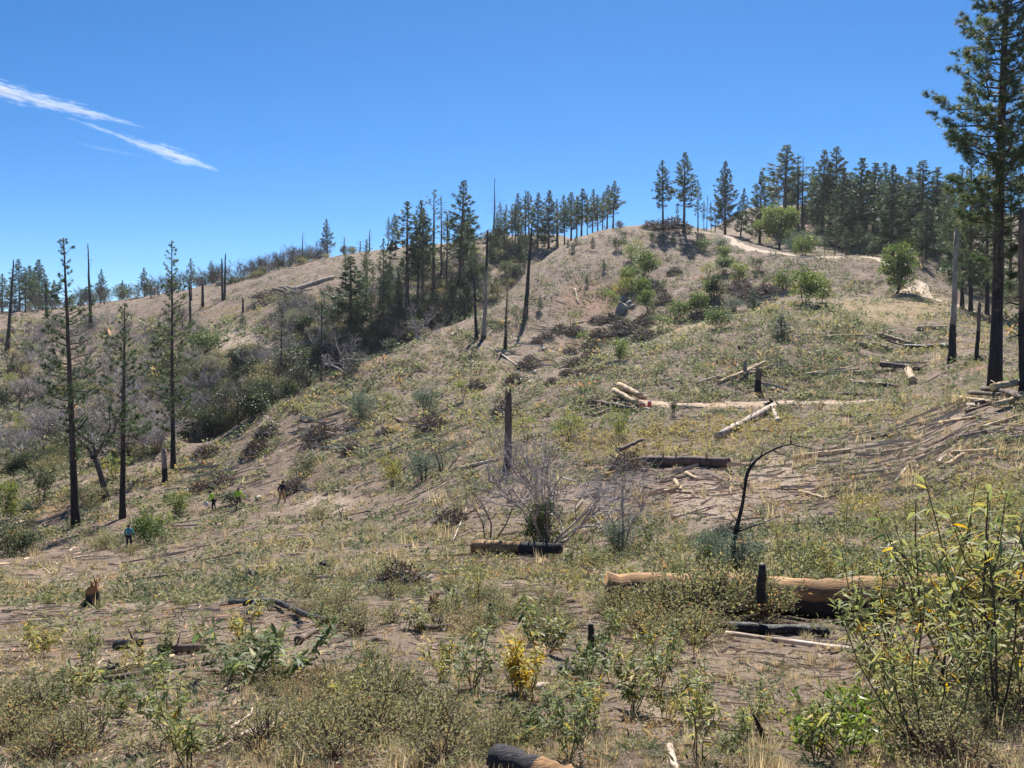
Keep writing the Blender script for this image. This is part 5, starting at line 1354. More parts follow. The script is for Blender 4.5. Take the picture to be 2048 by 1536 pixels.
log_px((1060,1382),(1092,1378),0.05,'short pale chunk under the bright yellow plant','palewood')
log_px((1340,1500),(1352,1548),0.035,'white peeled stick at the bottom of the picture','palewood',stubs=0)
log_px((700,1375),(760,1372),0.03,'pale stick in the near grass','palewood',stubs=0)
log_px((720,1290),(755,1284),0.07,'dark flat bark slab on the near dust','logbark',stubs=0,ends=None)
log_px((595,1290),(628,1272),0.08,'grey wedge of wood on the near dust','logbark',stubs=0,ends=None)
log_px((835,1262),(905,1258),0.07,'grey log half hidden by olive bushes','logbark',stubs=0)
log_px((60,1290),(92,1284),0.05,'dark stick at the near left among grass','charwood',ends=None)
for k, pp in enumerate([[(420,1500),(450,1478),(475,1455),(500,1440),(505,1425)], [(405,1520),(440,1510),(480,1480),(520,1470)], [(500,1480),(530,1455),(545,1440),(548,1470)], [(470,1490),(500,1470),(540,1462),(580,1470)]]):
    path_thing('curled_root', pp, np.linspace(0.010, 0.005, len(pp)), 'pale curled root lying on the near bare ground', 'root', 'palewood', n=5, lift=0.02, seed=20+k)['group'] = 'curled roots on the near ground'
# bare branched shrubs
def bare_shrub(px, base, top, seed, label, spread=1.0, stems=6, mat='twig', tr=0.03, kids=4, lev=3, name='bare_shrub'):
    p = at(px, base); H = z_at_row(top, p[1])-p[2]
    me_ = dead_meshes(seed, H*1.55, spread, stems, mat, tr, lev, kids)
    o = empty(name, p, label, 'shrub'); part('branches', me_, o); return o
bare_shrub(1095, 1088, 865, 91, 'wide bare grey shrub fanning up from the dark green bush', 1.3, 9, 'twig', 0.05, 5)
bare_shrub(1245, 1098, 935, 92, 'bare twigs rising from the second green bush', 0.8, 4, 'twig', 0.025, 4)
bare_shrub(985, 1080, 915, 93, 'thin black limbed bare shrub behind the charred log', 1.2, 3, 'darktwig', 0.03, 3)
bare_shrub(885, 948, 888, 94, 'bleached white dead shrub in the clearing', 0.9, 5, 'palewood', 0.045, 3, 2)
bare_shrub(1180, 900, 830, 95, 'airy twiggy shrub in the brush below the log heap', 0.9, 4, 'twig', 0.02, 4)
oak_px('darkA', 1090, 985, 1092, 'dark green bush at the foot of the wide bare grey shrub', wf=0.8, name='bush', cat='bush')
oak_px('sage', 1238, 1020, 1104, 'grey green bush right of the wide bare shrub', wf=0.75, name='bush', cat='bush')
oak_px('sage', 1480, 1050, 1142, 'feathery grey green bush around the bent black snag', wf=1.0, name='bush', cat='bush')
oak_px('sage', 1425, 1040, 1130, 'hazy grey bush left of the bent black snag', wf=0.8, name='bush', cat='bush')
oak_px('yel', 1235, 815, 880, 'yellowing bush in the mustard brush below the log heap', wf=0.9, name='bush', cat='bush')
oak_px('yel', 1140, 820, 880, 'loose yellow bush left of the mustard brush', wf=1.1, name='bush', cat='bush')
oak_px('open', 1050, 830, 885, 'pale yellow bush right of the straight trunk', wf=1.1, name='bush', cat='bush')
oak_px('scrub', 262, 1086, 1112, 'low scrub hiding the legs of the teal clad person', wf=1.3, name='bush', cat='bush')
oak_px('darkC', 1348, 800, 832, 'small dark sapling at the road end', wf=0.8, name='bush', cat='bush')

# ------------------------------------------------------------------ near plants
def santa_mesh(seed, H=0.6, stems=5, ll=0.095, lw=0.022, yellow=0.25, per=24, spread=0.6, sides=2):
    g = np.random.default_rng(seed); mb = MB(); st = MB()
    P = []; D = []; T = []; Lx = []
    def leafy(pts, q, f0, k, L0):
        f = np.clip(f0+(1-f0)*np.linspace(0, 1, k)**0.8+g.normal(0, .02, k), 0.05, 1)
        pos = np.stack([np.interp(f, q, pts[:, i]) for i in range(3)], 1)
        az = np.arange(k)*2.4+g.normal(0, .5, k)+g.random()*6
        el = np.clip(g.normal(0.15, 0.4, k)+0.7*(f-0.6), -0.9, 1.3)
        P.append(pos); D.append(np.stack([np.cos(az)*np.cos(el), np.sin(az)*np.cos(el), np.sin(el)], 1))
        T.append(np.clip(g.normal(yellow, 0.12, k)+0.4*(0.55-f)*(g.random(k) < .6)+(g.random(k) < 0.04)*0.4, 0, 1)); Lx.append(L0*g.uniform(0.55, 1.15, k)*(1.05-0.5*np.abs(f-0.65)))
    for s in range(stems):
        a = s*6.28/stems+g.normal(0, 0.5); q = np.linspace(0, 1, 6); h = H*g.uniform(0.5, 1.05)
        lean = spread*g.uniform(0.15, 1.0)*h*0.75
        w = np.cumsum(g.normal(0, .022*H, (6, 2)), 0); w -= w[0]
        pts = np.stack([math.cos(a)*(lean*q**0.8)+w[:, 0], math.sin(a)*(lean*q**0.8)+w[:, 1], h*q-0.03], 1)
        tube(st, pts, np.linspace(0.0045, 0.0016, 6)*(H/0.6)**0.7, 4, 0.0, 0, False)
        leafy(pts, q, 0.32, int(per*h/H), ll)
        for b in range(sides):
            f = g.uniform(0.3, 0.75); o = np.array([np.interp(f, q, pts[:, i]) for i in range(3)])
            az = a+g.normal(0, 1.3); l = h*g.uniform(0.25, 0.5)
            e = np.stack([o, o+np.array([math.cos(az)*0.35, math.sin(az)*0.35, 0.32])*l, o+np.array([math.cos(az)*0.55, math.sin(az)*0.55, 0.8])*l])
            tube(st, e, np.array([0.003, 0.0022, 0.0012])*(H/0.6)**0.7, 3, 0.0, 0, False)
            leafy(e, np.array([0, .5, 1.0]), 0.3, int(per*0.5), ll*0.9)
    P = np.concatenate(P); D = np.concatenate(D); T = np.concatenate(T); Lx = np.concatenate(Lx)
    N = nrm(np.array([0, 0, 1.0])[None]-D*D[:, 2:3]+g.normal(0, 0.5, D.shape))
    leaves8(mb, P, D, N, Lx, Lx*lw/ll*g.uniform(0.8, 1.25, len(P)), np.clip(g.normal(0.4, 0.28, len(P)), -0.1, 1.1), T)
    return st.mesh('stems', M['darkstem']), mb.mesh('leaves', M['santa'])
M['darkstem'] = plain_mat('dark_stems', (0.075, 0.05, 0.035), 0.8, 0.3, 20)
def fine_mesh(seed, Rr=0.35, H=0.4, n=1500, ls=0.026, tint=(0.4, 0.2), mat='finebush', twigs=60):
    g = np.random.default_rng(seed); mb = MB(); st = MB()
    ends = []
    for k in range(twigs):
        a = g.random()*6.28; r = Rr*math.sqrt(g.random()); h = H*(1-(r/Rr)**2*0.6)*g.uniform(0.55, 1.1)
        e = np.array([math.cos(a)*r, math.sin(a)*r, h]); m_ = e*0.5+g.normal(0, .04, 3)*Rr/.35; m_[2] = h*0.45
        tube(st, [np.array([0, 0, -0.03])+g.normal(0, .03, 3)*[1, 1, 0], m_, e], [0.004, 0.003, 0.001], 3, 0, 0, False); ends.append((m_, e))
    i = g.integers(0, twigs, n); f = g.random(n)**0.6
    A = np.array([x[0] for x in ends])[i]; B = np.array([x[1] for x in ends])[i]
    P = A+(B-A)*f[:, None]+g.normal(0, 0.02*Rr/.35, (n, 3)); P[:, 2] = np.maximum(P[:, 2], 0.0)
    tt = np.clip(np.repeat(g.normal(tint[0], tint[1], twigs), 1)[i]+g.normal(0, .1, n), 0, 1)
    leaves2(mb, P, g.normal(0, 1, (n, 3))+np.array([0, 0, 0.5]), g.normal(0, 1, (n, 3)), ls*g.uniform(.6, 1.3, n), ls*0.5, tt)
    return st.mesh('twigs', M['darkstem']), mb.mesh('foliage', M[mat], False)
SANTA = [santa_mesh(501, yellow=0.26, stems=5), santa_mesh(502, yellow=0.4, stems=4), santa_mesh(503, yellow=0.32, stems=6, H=0.5), santa_mesh(504, yellow=0.5, stems=4), santa_mesh(505, yellow=0.22, stems=7, H=0.45, spread=0.9), santa_mesh(506, yellow=0.58, stems=3, H=0.7, spread=0.4)]
SANTA_Y = santa_mesh(510, yellow=0.80, stems=7, H=0.45, spread=0.5)
TALL = [santa_mesh(511, H=1.3, stems=5, ll=0.13, lw=0.024, yellow=0.40, per=26, spread=0.9, sides=3), santa_mesh(512, H=1.3, stems=4, ll=0.13, lw=0.026, yellow=0.48, per=24, spread=1.0, sides=4), santa_mesh(513, H=1.2, stems=5, ll=0.12, lw=0.022, yellow=0.34, per=26, spread=0.9, sides=3)]
FINE = [fine_mesh(521, n=900), fine_mesh(522, tint=(0.55, 0.2), n=800), fine_mesh(523, tint=(0.3, 0.15), n=1000), fine_mesh(524, tint=(0.7, 0.2), n=600)]
LIME = fine_mesh(525, 0.3, 0.28, 260, 0.045, (0.5, 0.3), 'lime', 30)
def near_plant(ms, px, py, h, label, name, cat='plant', group=None, base=0.6, wf=1.0, z=0.0):
    p = at(px, py); s = h/base
    o = empty(name, p-np.array([0, 0, 0.01]), label, cat, group, random.random()*6.28, (s*wf, s*wf, s))
    part('stems', ms[0], o); part('leaves', ms[1], o); return o
near_plant(SANTA_Y, 1040, 1385, 0.34, 'bright yellow leaved plant in mid foreground', 'long_leaf_plant', base=0.45, wf=1.1)
near_plant(SANTA[0], 1320, 1382, 0.50, 'upright plant with thick black stem on bare dust', 'long_leaf_plant', wf=0.9)
near_plant(SANTA[2], 1090, 1310, 0.50, 'broad leafy green plant behind the bright yellow one', 'long_leaf_plant', base=0.5, wf=1.2)
near_plant(SANTA[4], 545, 1365, 0.45, 'broad dense green clump of long leaves on the near slope', 'long_leaf_plant', base=0.45, wf=1.6)
near_plant(SANTA[0], 345, 1490, 0.42, 'upright dark green plant at the near bare ground', 'long_leaf_plant', wf=0.9)
near_plant(SANTA[1], 375, 1535, 0.36, 'leafy plant with yellow lower leaves at the bottom edge', 'long_leaf_plant', wf=1.1)
near_plant(SANTA[5], 955, 1215, 0.75, 'tall dark stemmed spindly plant behind olive bushes', 'long_leaf_plant', base=0.7)
near_plant(SANTA[0], 175, 1345, 0.42, 'dark leaved plant beside the charred root lump', 'long_leaf_plant')
near_plant(SANTA[3], 478, 1292, 0.62, 'rusty dry plant with orange crown and bare red stem', 'long_leaf_plant')
near_plant(LIME, 1655, 1475, 0.24, 'lime green leafy clump at the edge of the near dust', 'lime_plant', base=0.28, wf=1.2)
near_plant(LIME, 1720, 1440, 0.2, 'lime green leafy clump behind the first', 'lime_plant', base=0.28, wf=1.1)
near_plant(LIME, 1700, 1520, 0.2, 'lime green leafy clump at the bottom edge', 'lime_plant', base=0.28, wf=1.3)
for k, (px, py, h) in enumerate([(1240,1238,.50),(1275,1242,.46),(1312,1248,.50),(1350,1246,.62),(1385,1240,.75),(1420,1232,.80),(1455,1228,.85),(1490,1226,.82),(1520,1235,.55),(1365,1265,.45)]):
    near_plant(FINE[(k*3) % 4], px, py, h, ORD[k]+' greyish small leaved bush leaning on the huge fallen trunk, counting from its thin end', 'small_leaf_bush', group='bushes against the huge fallen trunk', base=0.4, wf=1.2)
for k, (px, py, h) in enumerate([(1762,1372,1.1),(1850,1395,1.2),(1925,1365,1.4),(2020,1370,1.5),(1990,1450,1.1)]):
    near_plant(TALL[k % 3], px, py, h, ORD[k]+' of the tallest thicket plants at the picture edge, yellow leaved on thin stems', 'tall_long_leaf_plant', group='tallest plants of the corner thicket', base=1.3, wf=1.0)
# loose thickets of the same two plants
g6 = np.random.default_rng(66)
def spread_px(poly, n, mind, gap):
    pts = sample_poly(poly, n*3, g6, 0, 60); out = []
    for p in pts:
        if all((p[0]-q[0])**2+(p[1]-q[1])**2 > (gap*(0.5+p[1]/20))**2 for q in out): out.append(p)
        if len(out) >= n: break
    return out
def place(ms, p, h, base, label, name, group, wf):
    s = h/base
    o = empty(name, p-np.array([0, 0, 0.01]), label, 'plant', group, g6.random()*6.28, (s*wf, s*wf, s))
    part('stems', ms[0], o); part('leaves', ms[1], o)
for k, p in enumerate(spread_px([(1640,1130),(2048,1080),(2048,1536),(1780,1536),(1700,1380)], 12, 0, 0.5)):
    place(TALL[k % 3], p, g6.uniform(0.65, 1.1)*min(1.1, 0.30+p[1]*0.16), 1.3, 'tall yellow green plant in the tangled thicket at the picture corner', 'tall_long_leaf_plant', 'tall plants of the corner thicket', g6.uniform(0.9, 1.2))
for k, p in enumerate(spread_px([(1560,1080),(2048,1000),(2048,1200),(1650,1260),(1560,1200)], 18, 0, 0.5)):
    place(TALL[k % 3], p, g6.uniform(0.8, 1.25), 1.3, 'yellow green plant standing behind the huge fallen trunk', 'tall_long_leaf_plant', 'plants along the huge fallen trunk', g6.uniform(0.9, 1.2))
for k, p in enumerate(spread_px([(1120,1090),(1400,1080),(1420,1160),(1150,1190)], 22, 0, 0.45)):
    place(TALL[k % 3] if k % 2 else SANTA[k % 6], p, g6.uniform(0.45, 0.8), 1.3 if k % 2 else 0.6, 'olive and rust coloured plant between charred log and huge trunk', 'long_leaf_plant', 'plants between charred log and huge trunk', g6.uniform(0.9, 1.2))
for k, p in enumerate(spread_px([(860,1230),(1420,1180),(1440,1420),(1000,1440),(860,1400)], 26, 0, 0.34)):
    place(SANTA[k % 6], p, g6.uniform(0.22, 0.44), 0.6, 'long leaved green plant in the middle of the near ground', 'long_leaf_plant', 'long leaf plants in the near middle', g6.uniform(0.9, 1.3))
for k, p in enumerate(spread_px([(0,1140),(860,1130),(860,1420),(0,1440)], 44, 0, 0.5)):
    place(SANTA[k % 5], p, g6.uniform(0.2, 0.4), 0.6, 'low long leaved plant scattered on the near open slope', 'long_leaf_plant', 'long leaf plants on the near open slope', g6.uniform(1.0, 1.5))
for k, p in enumerate(spread_px([(1000,1440),(1500,1440),(1700,1536),(1000,1536)], 12, 0, 0.25)):
    place(SANTA[k % 6], p, g6.uniform(0.22, 0.4), 0.6, 'small yellowing plant at the bottom of the picture', 'long_leaf_plant', 'small plants along the bottom', g6.uniform(0.9, 1.2))
for k, p in enumerate(spread_px([(540,1360),(1000,1330),(1030,1536),(520,1536)], 20, 0, 0.24)):
    place(FINE[k % 4], p, g6.uniform(0.14, 0.28), 0.4, 'small leaved greyish bush in the bottom thicket', 'small_leaf_bush', 'small leaved bushes of the bottom thicket', g6.uniform(1.0, 1.5))
for k, p in enumerate(spread_px([(0,1400),(190,1380),(190,1536),(0,1536)], 8, 0, 0.22)):
    place(FINE[k % 4], p, g6.uniform(0.16, 0.30), 0.4, 'small leaved rusty bush at the bottom corner', 'small_leaf_bush', 'small leaved bushes of the bottom corner', g6.uniform(1.0, 1.4))
for k, p in enumerate(spread_px([(580,1160),(860,1150),(1000,1190),(1420,1190),(1440,1290),(1000,1290),(620,1260)], 40, 0, 0.5)):
    place(FINE[k % 4], p, g6.uniform(0.22, 0.42), 0.4, 'olive small leaved bush across the middle ground', 'small_leaf_bush', 'small leaved bushes across the middle', g6.uniform(1.0, 1.4))
for k, p in enumerate(spread_px([(1750,1300),(2048,1280),(2048,1536),(1800,1536)], 13, 0, 0.25)):
    place(FINE[(k+1) % 3], p, g6.uniform(0.16, 0.3), 0.4, 'small leaved bush under the corner thicket', 'small_leaf_bush', 'small leaved bushes under the corner thicket', g6.uniform(1.0, 1.4))

# ------------------------------------------------------------------ ground cover that nobody could count
def clump_proto(seed, n, ls, wide, H=0.75, up=0.6):
    g = np.random.default_rng(seed); mb = MB()
    a = g.random(n)*6.28; r = np.sqrt(g.random(n))*0.8
    P = np.stack([r*np.cos(a), r*np.sin(a), H*g.random(n)*(1-r*r*0.7)], 1)
    D = np.stack([np.cos(a), np.sin(a), np.full(n, up)], 1)+g.normal(0, 0.5, (n, 3))
    leaves2(mb, P, D, g.normal(0, 1, (n, 3)), ls*g.uniform(0.6, 1.3, n), ls*wide, 0.0)
    return mb.v[0], mb.f3[0]
def tuft_proto(seed, n, H=1.0, w=0.05):
    g = np.random.default_rng(seed)
    a = g.random(n)*6.28; el = g.uniform(0.7, 1.45, n); l = H*g.uniform(0.5, 1.0, n)
    b = np.stack([0.15*g.normal(0, 1, n), 0.15*g.normal(0, 1, n), np.zeros(n)], 1)
    d = np.stack([np.cos(a)*np.cos(el), np.sin(a)*np.cos(el), np.sin(el)], 1)
    s = np.stack([-np.sin(a), np.cos(a), np.zeros(n)], 1)*w
    V = np.stack([b-s, b+s, b+d*l[:, None]], 1).reshape(-1, 3)
    return V, np.arange(3*n).reshape(-1, 3)
def stick_proto():
    V = np.array([[-0.5, -0.04, 0], [-0.5, 0.04, 0], [-0.5, 0, 0.06], [0.5, -0.03, 0.0], [0.5, 0.03, 0.0], [0.5, 0, 0.045]])
    Fc = np.array([[0, 1, 4], [0, 4, 3], [1, 2, 5], [1, 5, 4], [2, 0, 3], [2, 3, 5], [0, 2, 1], [3, 4, 5]])
    return V, Fc
MUST = [(1500,865,330,40),(1800,818,180,25),(1330,890,150,35),(1980,980,90,50),(470,625,90,25),(1720,1010,70,25),(1190,890,110,35)]
GREY = [(1500,700,420,100),(1700,780,340,60),(1750,900,300,60),(1250,800,200,70)]
def field(px, py):
    m = np.zeros_like(px); gy = np.zeros_like(px)
    for b_ in MUST: m = np.maximum(m, blob(px, py, *b_, 0.7))
    for b_ in GREY: gy = np.maximum(gy, blob(px, py, *b_, 0.8))
    return m, gy
gs = np.random.default_rng(909)
def screen_points(n, y0=455, y1=1600, x0=-160, x1=2210):
    px = gs.uniform(x0, x1, n); py = gs.uniform(y0, y1, n)
    h = hits(px, py); k = ~np.isnan(h[:, 0]) & (h[:, 1] < 340)
    return px[k], py[k], h[k]
def bare(px, py):
    b_ = np.zeros_like(px)
    for q in [(1400,1440,180,70,0.9),(1420,1010,120,60,0.8),(1560,970,150,55,0.7),(250,1440,120,60,0.7),(480,690,75,50,0.9),(1150,640,120,70,0.6),(1290,814,32,14,1.0),(1700,560,170,45,0.15),(1800,915,280,75,0.7),(1960,845,120,50,0.8),(1350,955,200,50,0.8),(1090,700,90,70,0.7),(900,1180,200,40,0.5),(700,1010,120,30,0.6),(1250,1420,260,60,0.5),(200,1160,220,40,0.4),(640,1270,150,30,0.6),(1480,1300,170,50,0.6),(1420,530,50,60,0.6)]:
        b_ = np.maximum(b_, q[4]*blob(px, py, *q[:4], 0.8))
    # the road and paths stay clear
    return b_
def stuff(name, protos, n, size, tintf, mat, label, dens, dlim=(0, 400), flat=1.0, tilt=False, clear=1.0):
    px, py, h = screen_points(n)
    d = h[:, 1]; X, Y = h[:, 0], h[:, 1]
    keep = (gs.random(len(d)) < dens(px, py, X, Y, d)*(1-clear*bare(px, py))) & (d > dlim[0]) & (d < dlim[1])
    px, py, h, d, X, Y = px[keep], py[keep], h[keep], d[keep], X[keep], Y[keep]
    ok_ = np.ones(len(d), bool)
    for (c_, w_) in PATHS:
        a0 = c_.min(0)-w_; a1 = c_.max(0)+w_
        j = np.where((X > a0[0]) & (X < a1[0]) & (Y > a0[1]) & (Y < a1[1]))[0]
        if len(j): ok_[j] &= np.sqrt(((h[j][:, None, :2]-c_[None])**2).sum(2)).min(1) > w_*gs.uniform(0.25, 0.6, len(j))
    px, py, h, d, X, Y = px[ok_], py[ok_], h[ok_], d[ok_], X[ok_], Y[ok_]
    sc_ = size(d)*np.clip(np.exp(gs.normal(-0.08, 0.42, len(d))), 0.35, 2.3)
    mb = MB(); pick = gs.integers(0, len(protos), len(d)); tt = tintf(px, py, X, Y, d)
    for k, (V, Fc) in enumerate(protos):
        i = np.where(pick == k)[0]
        if not len(i): continue
        T = h[i]-np.array([0, 0, 1.0])*(0.04*sc_[i])[:, None]
        VV, FF = scatter(V, Fc, T, gs.random(len(i))*6.28, sc_[i])
        if tilt:
            rel = VV.reshape(len(i), len(V), 3)
            # lay along the local slope
            rel[:, :, 2] = ground_z(rel[:, :, 0], rel[:, :, 1]) + (rel[:, :, 2]-T[:, None, 2]) + 0.0
            VV = rel.reshape(-1, 3)
        mb.add(VV, FF, None, np.clip(np.repeat(tt[i], len(V))+gs.normal(0, 0.06, len(VV)), 0, 1))
    o = solo(name, mb.mesh(name, mat, False), (0, 0, 0), label, kind='stuff')
    return len(d)
def ctint(px, py, X, Y, d):
    m, gy = field(px, py)
    t = 0.40+0.55*(fbm(X/6, Y/6, 81, 3)-0.5)+gs.normal(0, 0.17, len(X))
    t = t*(1-m)+m*gs.normal(0.68, 0.07, len(X))
    t = t*(1-gy*0.7)+gy*0.7*gs.normal(0.30, 0.12, len(X))
    t = t-0.17*np.clip((d-100)/30, 0, 1)*(1-m)
    r_ = gs.random(len(X))
    t = np.where(r_ < 0.05, gs.uniform(0.85, 1.0, len(X)), t)
    return np.clip(t, 0, 1)
def cdens(px, py, X, Y, d):
    c = np.clip((0.6*fbm(X/2.6, Y/2.6, 91, 3)+0.4*fbm(X/11, Y/11, 97, 2)-0.40)*7.0, 0.04, 1)
    m, gy = field(px, py)
    c = np.maximum(c, m*0.95); c = np.maximum(c, gy*0.6)
    c = np.where(d > 112, np.clip(c*0.9+0.16, 0, 1), c)
    return c
near_p = [clump_proto(s, 34, 0.36, 0.26) for s in (1, 2, 3)]
far_p = [clump_proto(s, 18, 0.50, 0.46, 0.95) for s in (4, 5, 6)]
n1 = stuff('ground_cover', far_p, 82000, lambda d: np.clip(0.0054*d, 0.12, 0.56), ctint, M['cover'], 'low olive and grey green ground cover over the slopes', cdens, (14, 340))
n2 = stuff('near_ground_cover', near_p, 8200, lambda d: np.clip(0.017*d, 0.05, 0.26), ctint, M['cover'], 'small leafy ground cover on the near slope', lambda *a: cdens(*a)*1.0, (1.5, 22))
gp = [tuft_proto(s, 16, 1.0, 0.026) for s in (7, 8, 9)]
n3 = stuff('dry_grass', gp, 22000, lambda d: np.clip(0.014*d, 0.07, 0.55), lambda px, py, X, Y, d: gs.random(len(X)), M['straw'], 'dry straw coloured grass tufts', lambda px, py, X, Y, d: np.clip((fbm(X/3.3, Y/3.3, 95, 3)-0.42)*3.5, 0.05, 0.9)*np.clip(0.35+d/40, 0, 1), (2, 260))
M['litter'] = leaf_mat('wood_litter', [(0.0, (0.045, 0.036, 0.03)), (0.3, (0.16, 0.115, 0.085)), (0.6, (0.40, 0.30, 0.20)), (0.85, (0.55, 0.45, 0.33)), (1.0, (0.50, 0.26, 0.11))], 0.0, 0.8, 0.0, 0.2)
def ldens(px, py, X, Y, d):
    b_ = blob(px, py, 1750, 920, 420, 90, .8); b_ = np.maximum(b_, blob(px, py, 1350, 980, 260, 80, .8)); b_ = np.maximum(b_, blob(px, py, 1180, 700, 120, 70, .8))
    return np.clip(0.40+0.6*b_+0.35*(d < 16), 0, 1)
n4 = stuff('wood_litter', [stick_proto()], 46000, lambda d: np.clip(0.013*d, 0.05, 0.75)*gs.uniform(0.4, 1.3, len(d)), lambda px, py, X, Y, d: gs.random(len(X))**0.55, M['litter'], 'bark chips and broken sticks littering the slope', ldens, (1.8, 260), tilt=True, clear=0.15)
def sdens(px, py, X, Y, d):
    b_ = np.full(px.shape, 0.02)
    for q in [(1780,915,300,80),(1350,960,220,60),(1180,700,130,70),(1950,840,120,60),(1520,750,160,40),(1080,700,90,60),(1900,870,200,50),(760,870,260,50),(450,960,120,40),(1500,585,120,40),(560,590,60,30)]: b_ = np.maximum(b_, blob(px, py, *q, 1.0))
    return b_*0.8
_V, _F = stick_proto(); _V = _V*np.array([1, 0.6, 0.9])+np.array([0, 0, 0.035])
n5 = stuff('slash_sticks', [(_V, _F)], 26000, lambda d: np.clip(0.026*d, 0.3, 2.2)*gs.uniform(0.4, 1.4, len(d)), lambda px, py, X, Y, d: 0.45+0.48*gs.random(len(X)), M['litter'], 'broken branches and slash strewn over the cut slope', sdens, (12, 220), tilt=True, clear=0.0)
def vdens(px, py, X, Y, d):
    return (in_poly(px, py, LEFTP) | in_poly(px, py, DRAWP) | in_poly(px, py, [(380,690),(560,690),(640,660),(700,600),(560,640),(440,640)]))*np.clip((fbm(X/9, Y/9, 77, 2)-0.30)*5, 0.4, 0.95)
n6 = stuff('valley_brush', [clump_proto(s_, 30, 0.42, 0.45, 0.9) for s_ in (14, 15, 16)], 16000, lambda d: np.clip(0.0085*d, 0.5, 2.2), lambda px, py, X, Y, d: np.clip(gs.normal(0.30, 0.2, len(X))+0.25*(fbm(X/14, Y/14, 71, 2)-0.5), 0, 0.95), M['cover'], 'mass of olive brush filling the valley and its far side', vdens, (85, 330), clear=0.0)
_V2 = stick_proto()[0]*np.array([1, 0.35, 0.5])
n7 = stuff('twig_litter', [(_V2, _F), (_V, _F)], 15000, lambda d: np.clip(0.022*d, 0.06, 0.5)*gs.uniform(0.4, 1.5, len(d)), lambda px, py, X, Y, d: np.clip(gs.normal(0.76, 0.17, len(X)), 0.2, 0.97), M['litter'], 'pale twigs and bark chips on the near ground', lambda px, py, X, Y, d: np.full(len(X), 0.9), (1.8, 45), tilt=True, clear=-0.3)
print('stuff', n1, n2, n3, n4)

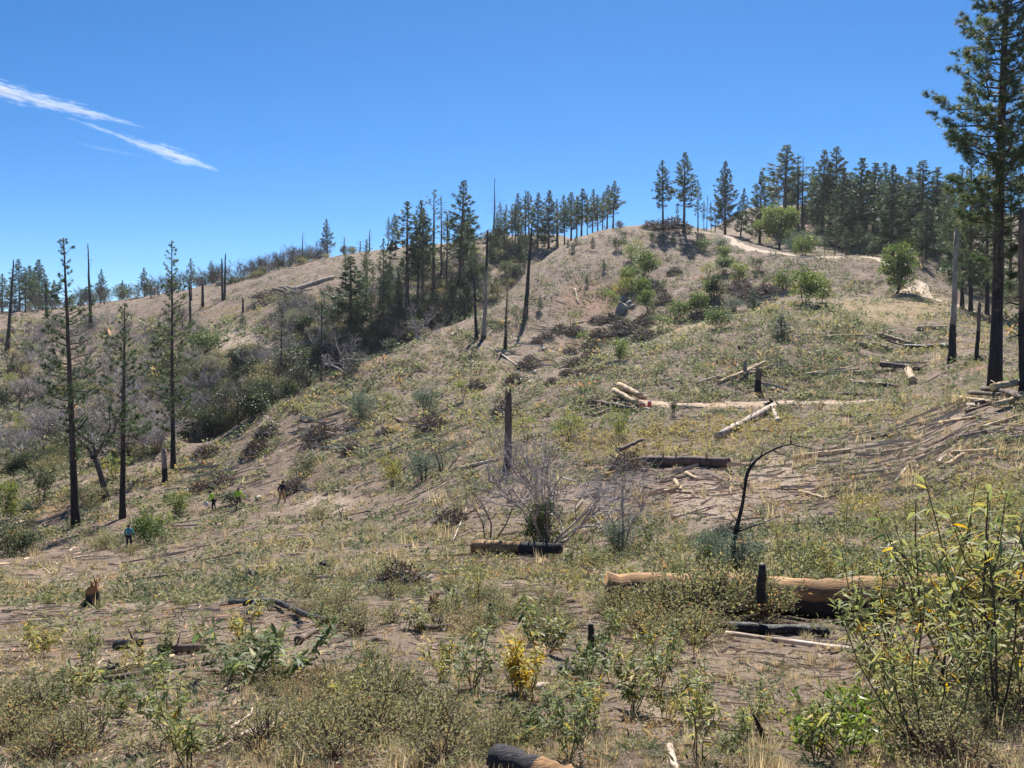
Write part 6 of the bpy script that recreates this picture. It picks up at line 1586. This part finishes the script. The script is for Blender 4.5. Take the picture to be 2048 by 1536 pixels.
# ------------------------------------------------------------------ high thin clouds
def cloud(name, pix, widths, label, seed, dens, D=7000.0):
    g = np.random.default_rng(seed)
    P = np.array([[float(col_s(*q))*D, D, float(row_t(q[1]))*D] for q in pix])
    c = P.mean(0); k = len(P)
    t = np.linspace(0, k-1, 26)
    Q = np.stack([np.interp(t, np.arange(k), P[:, i]) for i in range(3)], 1)-c
    W = np.interp(t, np.arange(k), np.asarray(widths, float))*D/F*0.5*2.2
    mb = MB(); tube(mb, Q, np.maximum(W, 6), 14, 0, 0, True, 0.05, g)
    mb.v[0][:, 1] *= 0.10
    m, n, l = mat_new(name+'_vapour')
    tcn = n.new('ShaderNodeTexCoord')
    ax = Q[-1]-Q[0]; L = float(np.hypot(ax[0], ax[2])); ang = math.atan2(ax[2], ax[0])
    mp = n.new('ShaderNodeMapping'); mp.inputs['Rotation'].default_value = (0, ang, 0)
    l.new(tcn.outputs['Object'], mp.inputs[0])
    sx = n.new('ShaderNodeSeparateXYZ'); l.new(mp.outputs[0], sx.inputs[0])
    u = math_n(n, l, 'ADD', math_n(n, l, 'DIVIDE', sx.outputs[0], L), 0.5, True)
    wm = max(widths)*D/F*0.5
    wr = ramp(n, [(i/(k-1), (w_/max(widths),)*3) for i, w_ in enumerate(widths)]); l.new(u, wr.inputs[0])
    ww = math_n(n, l, 'MULTIPLY', wr.outputs[0], wm*1.7)
    ww = math_n(n, l, 'ADD', ww, 3.0)
    st_ = n.new('ShaderNodeMapping'); st_.inputs['Scale'].default_value = (0.13, 0.5, 1.0); l.new(mp.outputs[0], st_.inputs[0])
    nz = noise(n, l, st_.outputs[0], 0.04, 9, 0.8)
    zz = math_n(n, l, 'DIVIDE', sx.outputs[2], ww)
    fall = math_n(n, l, 'SUBTRACT', 1.0, math_n(n, l, 'ABSOLUTE', zz), True)
    v = math_n(n, l, 'SUBTRACT', math_n(n, l, 'ADD', nz, math_n(n, l, 'MULTIPLY', fall, 0.30)), 0.66)
    v = math_n(n, l, 'MULTIPLY', v, 5.0, True)
    v = math_n(n, l, 'MULTIPLY', v, dens*1.3)
    pv = n.new('ShaderNodeVolumePrincipled'); pv.inputs['Color'].default_value = (1, 1, 1, 1); pv.inputs['Anisotropy'].default_value = 0.3
    l.new(v, pv.inputs['Density'])
    o_ = n.new('ShaderNodeOutputMaterial'); l.new(pv.outputs[0], o_.inputs['Volume'])
    m.cycles.volume_step_rate = 4.0
    return solo(name, mb.mesh(name, m), c, label, 'cloud', 'wispy cloud streaks')
cloud('cirrus_cloud', [(-60,165),(0,182),(60,195),(120,210),(165,222),(220,236),(290,256)], [52,44,32,30,26,14,3], 'white wispy cloud streak cut by the picture edge', 1, 0.02)
cloud('cirrus_cloud', [(135,236),(190,252),(240,268),(285,286),(320,302),(360,318),(400,330),(440,344)], [4,8,12,16,28,30,18,2], 'tapering white cloud streak below the first', 2, 0.024)
cloud('cirrus_cloud', [(145,284),(190,294),(240,302),(286,314)], [3,9,10,3], 'faint short cloud wisp under the two bright streaks', 3, 0.006)

# ------------------------------------------------------------------ air
hz0 = float(ZG.min())-1.5
hb = np.array([[-980, -60, hz0], [980, -60, hz0], [980, 930, hz0], [-980, 930, hz0], [-980, -60, 120], [980, -60, 120], [980, 930, 120], [-980, 930, 120]])
mb = MB(); mb.add(hb, None, [(0, 3, 2, 1), (4, 5, 6, 7), (0, 1, 5, 4), (1, 2, 6, 5), (2, 3, 7, 6), (3, 0, 4, 7)])
hm, n_, l_ = mat_new('thin_haze')
pv = n_.new('ShaderNodeVolumePrincipled'); pv.inputs['Color'].default_value = (0.86, 0.91, 1.0, 1); pv.inputs['Density'].default_value = 0.00008; pv.inputs['Anisotropy'].default_value = 0.5
ho = n_.new('ShaderNodeOutputMaterial'); l_.new(pv.outputs[0], ho.inputs['Volume'])
solo('haze', mb.mesh('haze', hm, False), (0, 0, 0), 'thin bluish summer haze in the air', kind='stuff')
tot = sum(len(o.data.loop_triangles) or sum(max(0, len(p.vertices)-2) for p in o.data.polygons) for o in {o.data.name: o for o in COL.objects if o.type == 'MESH'}.values())
print('triangles', tot)
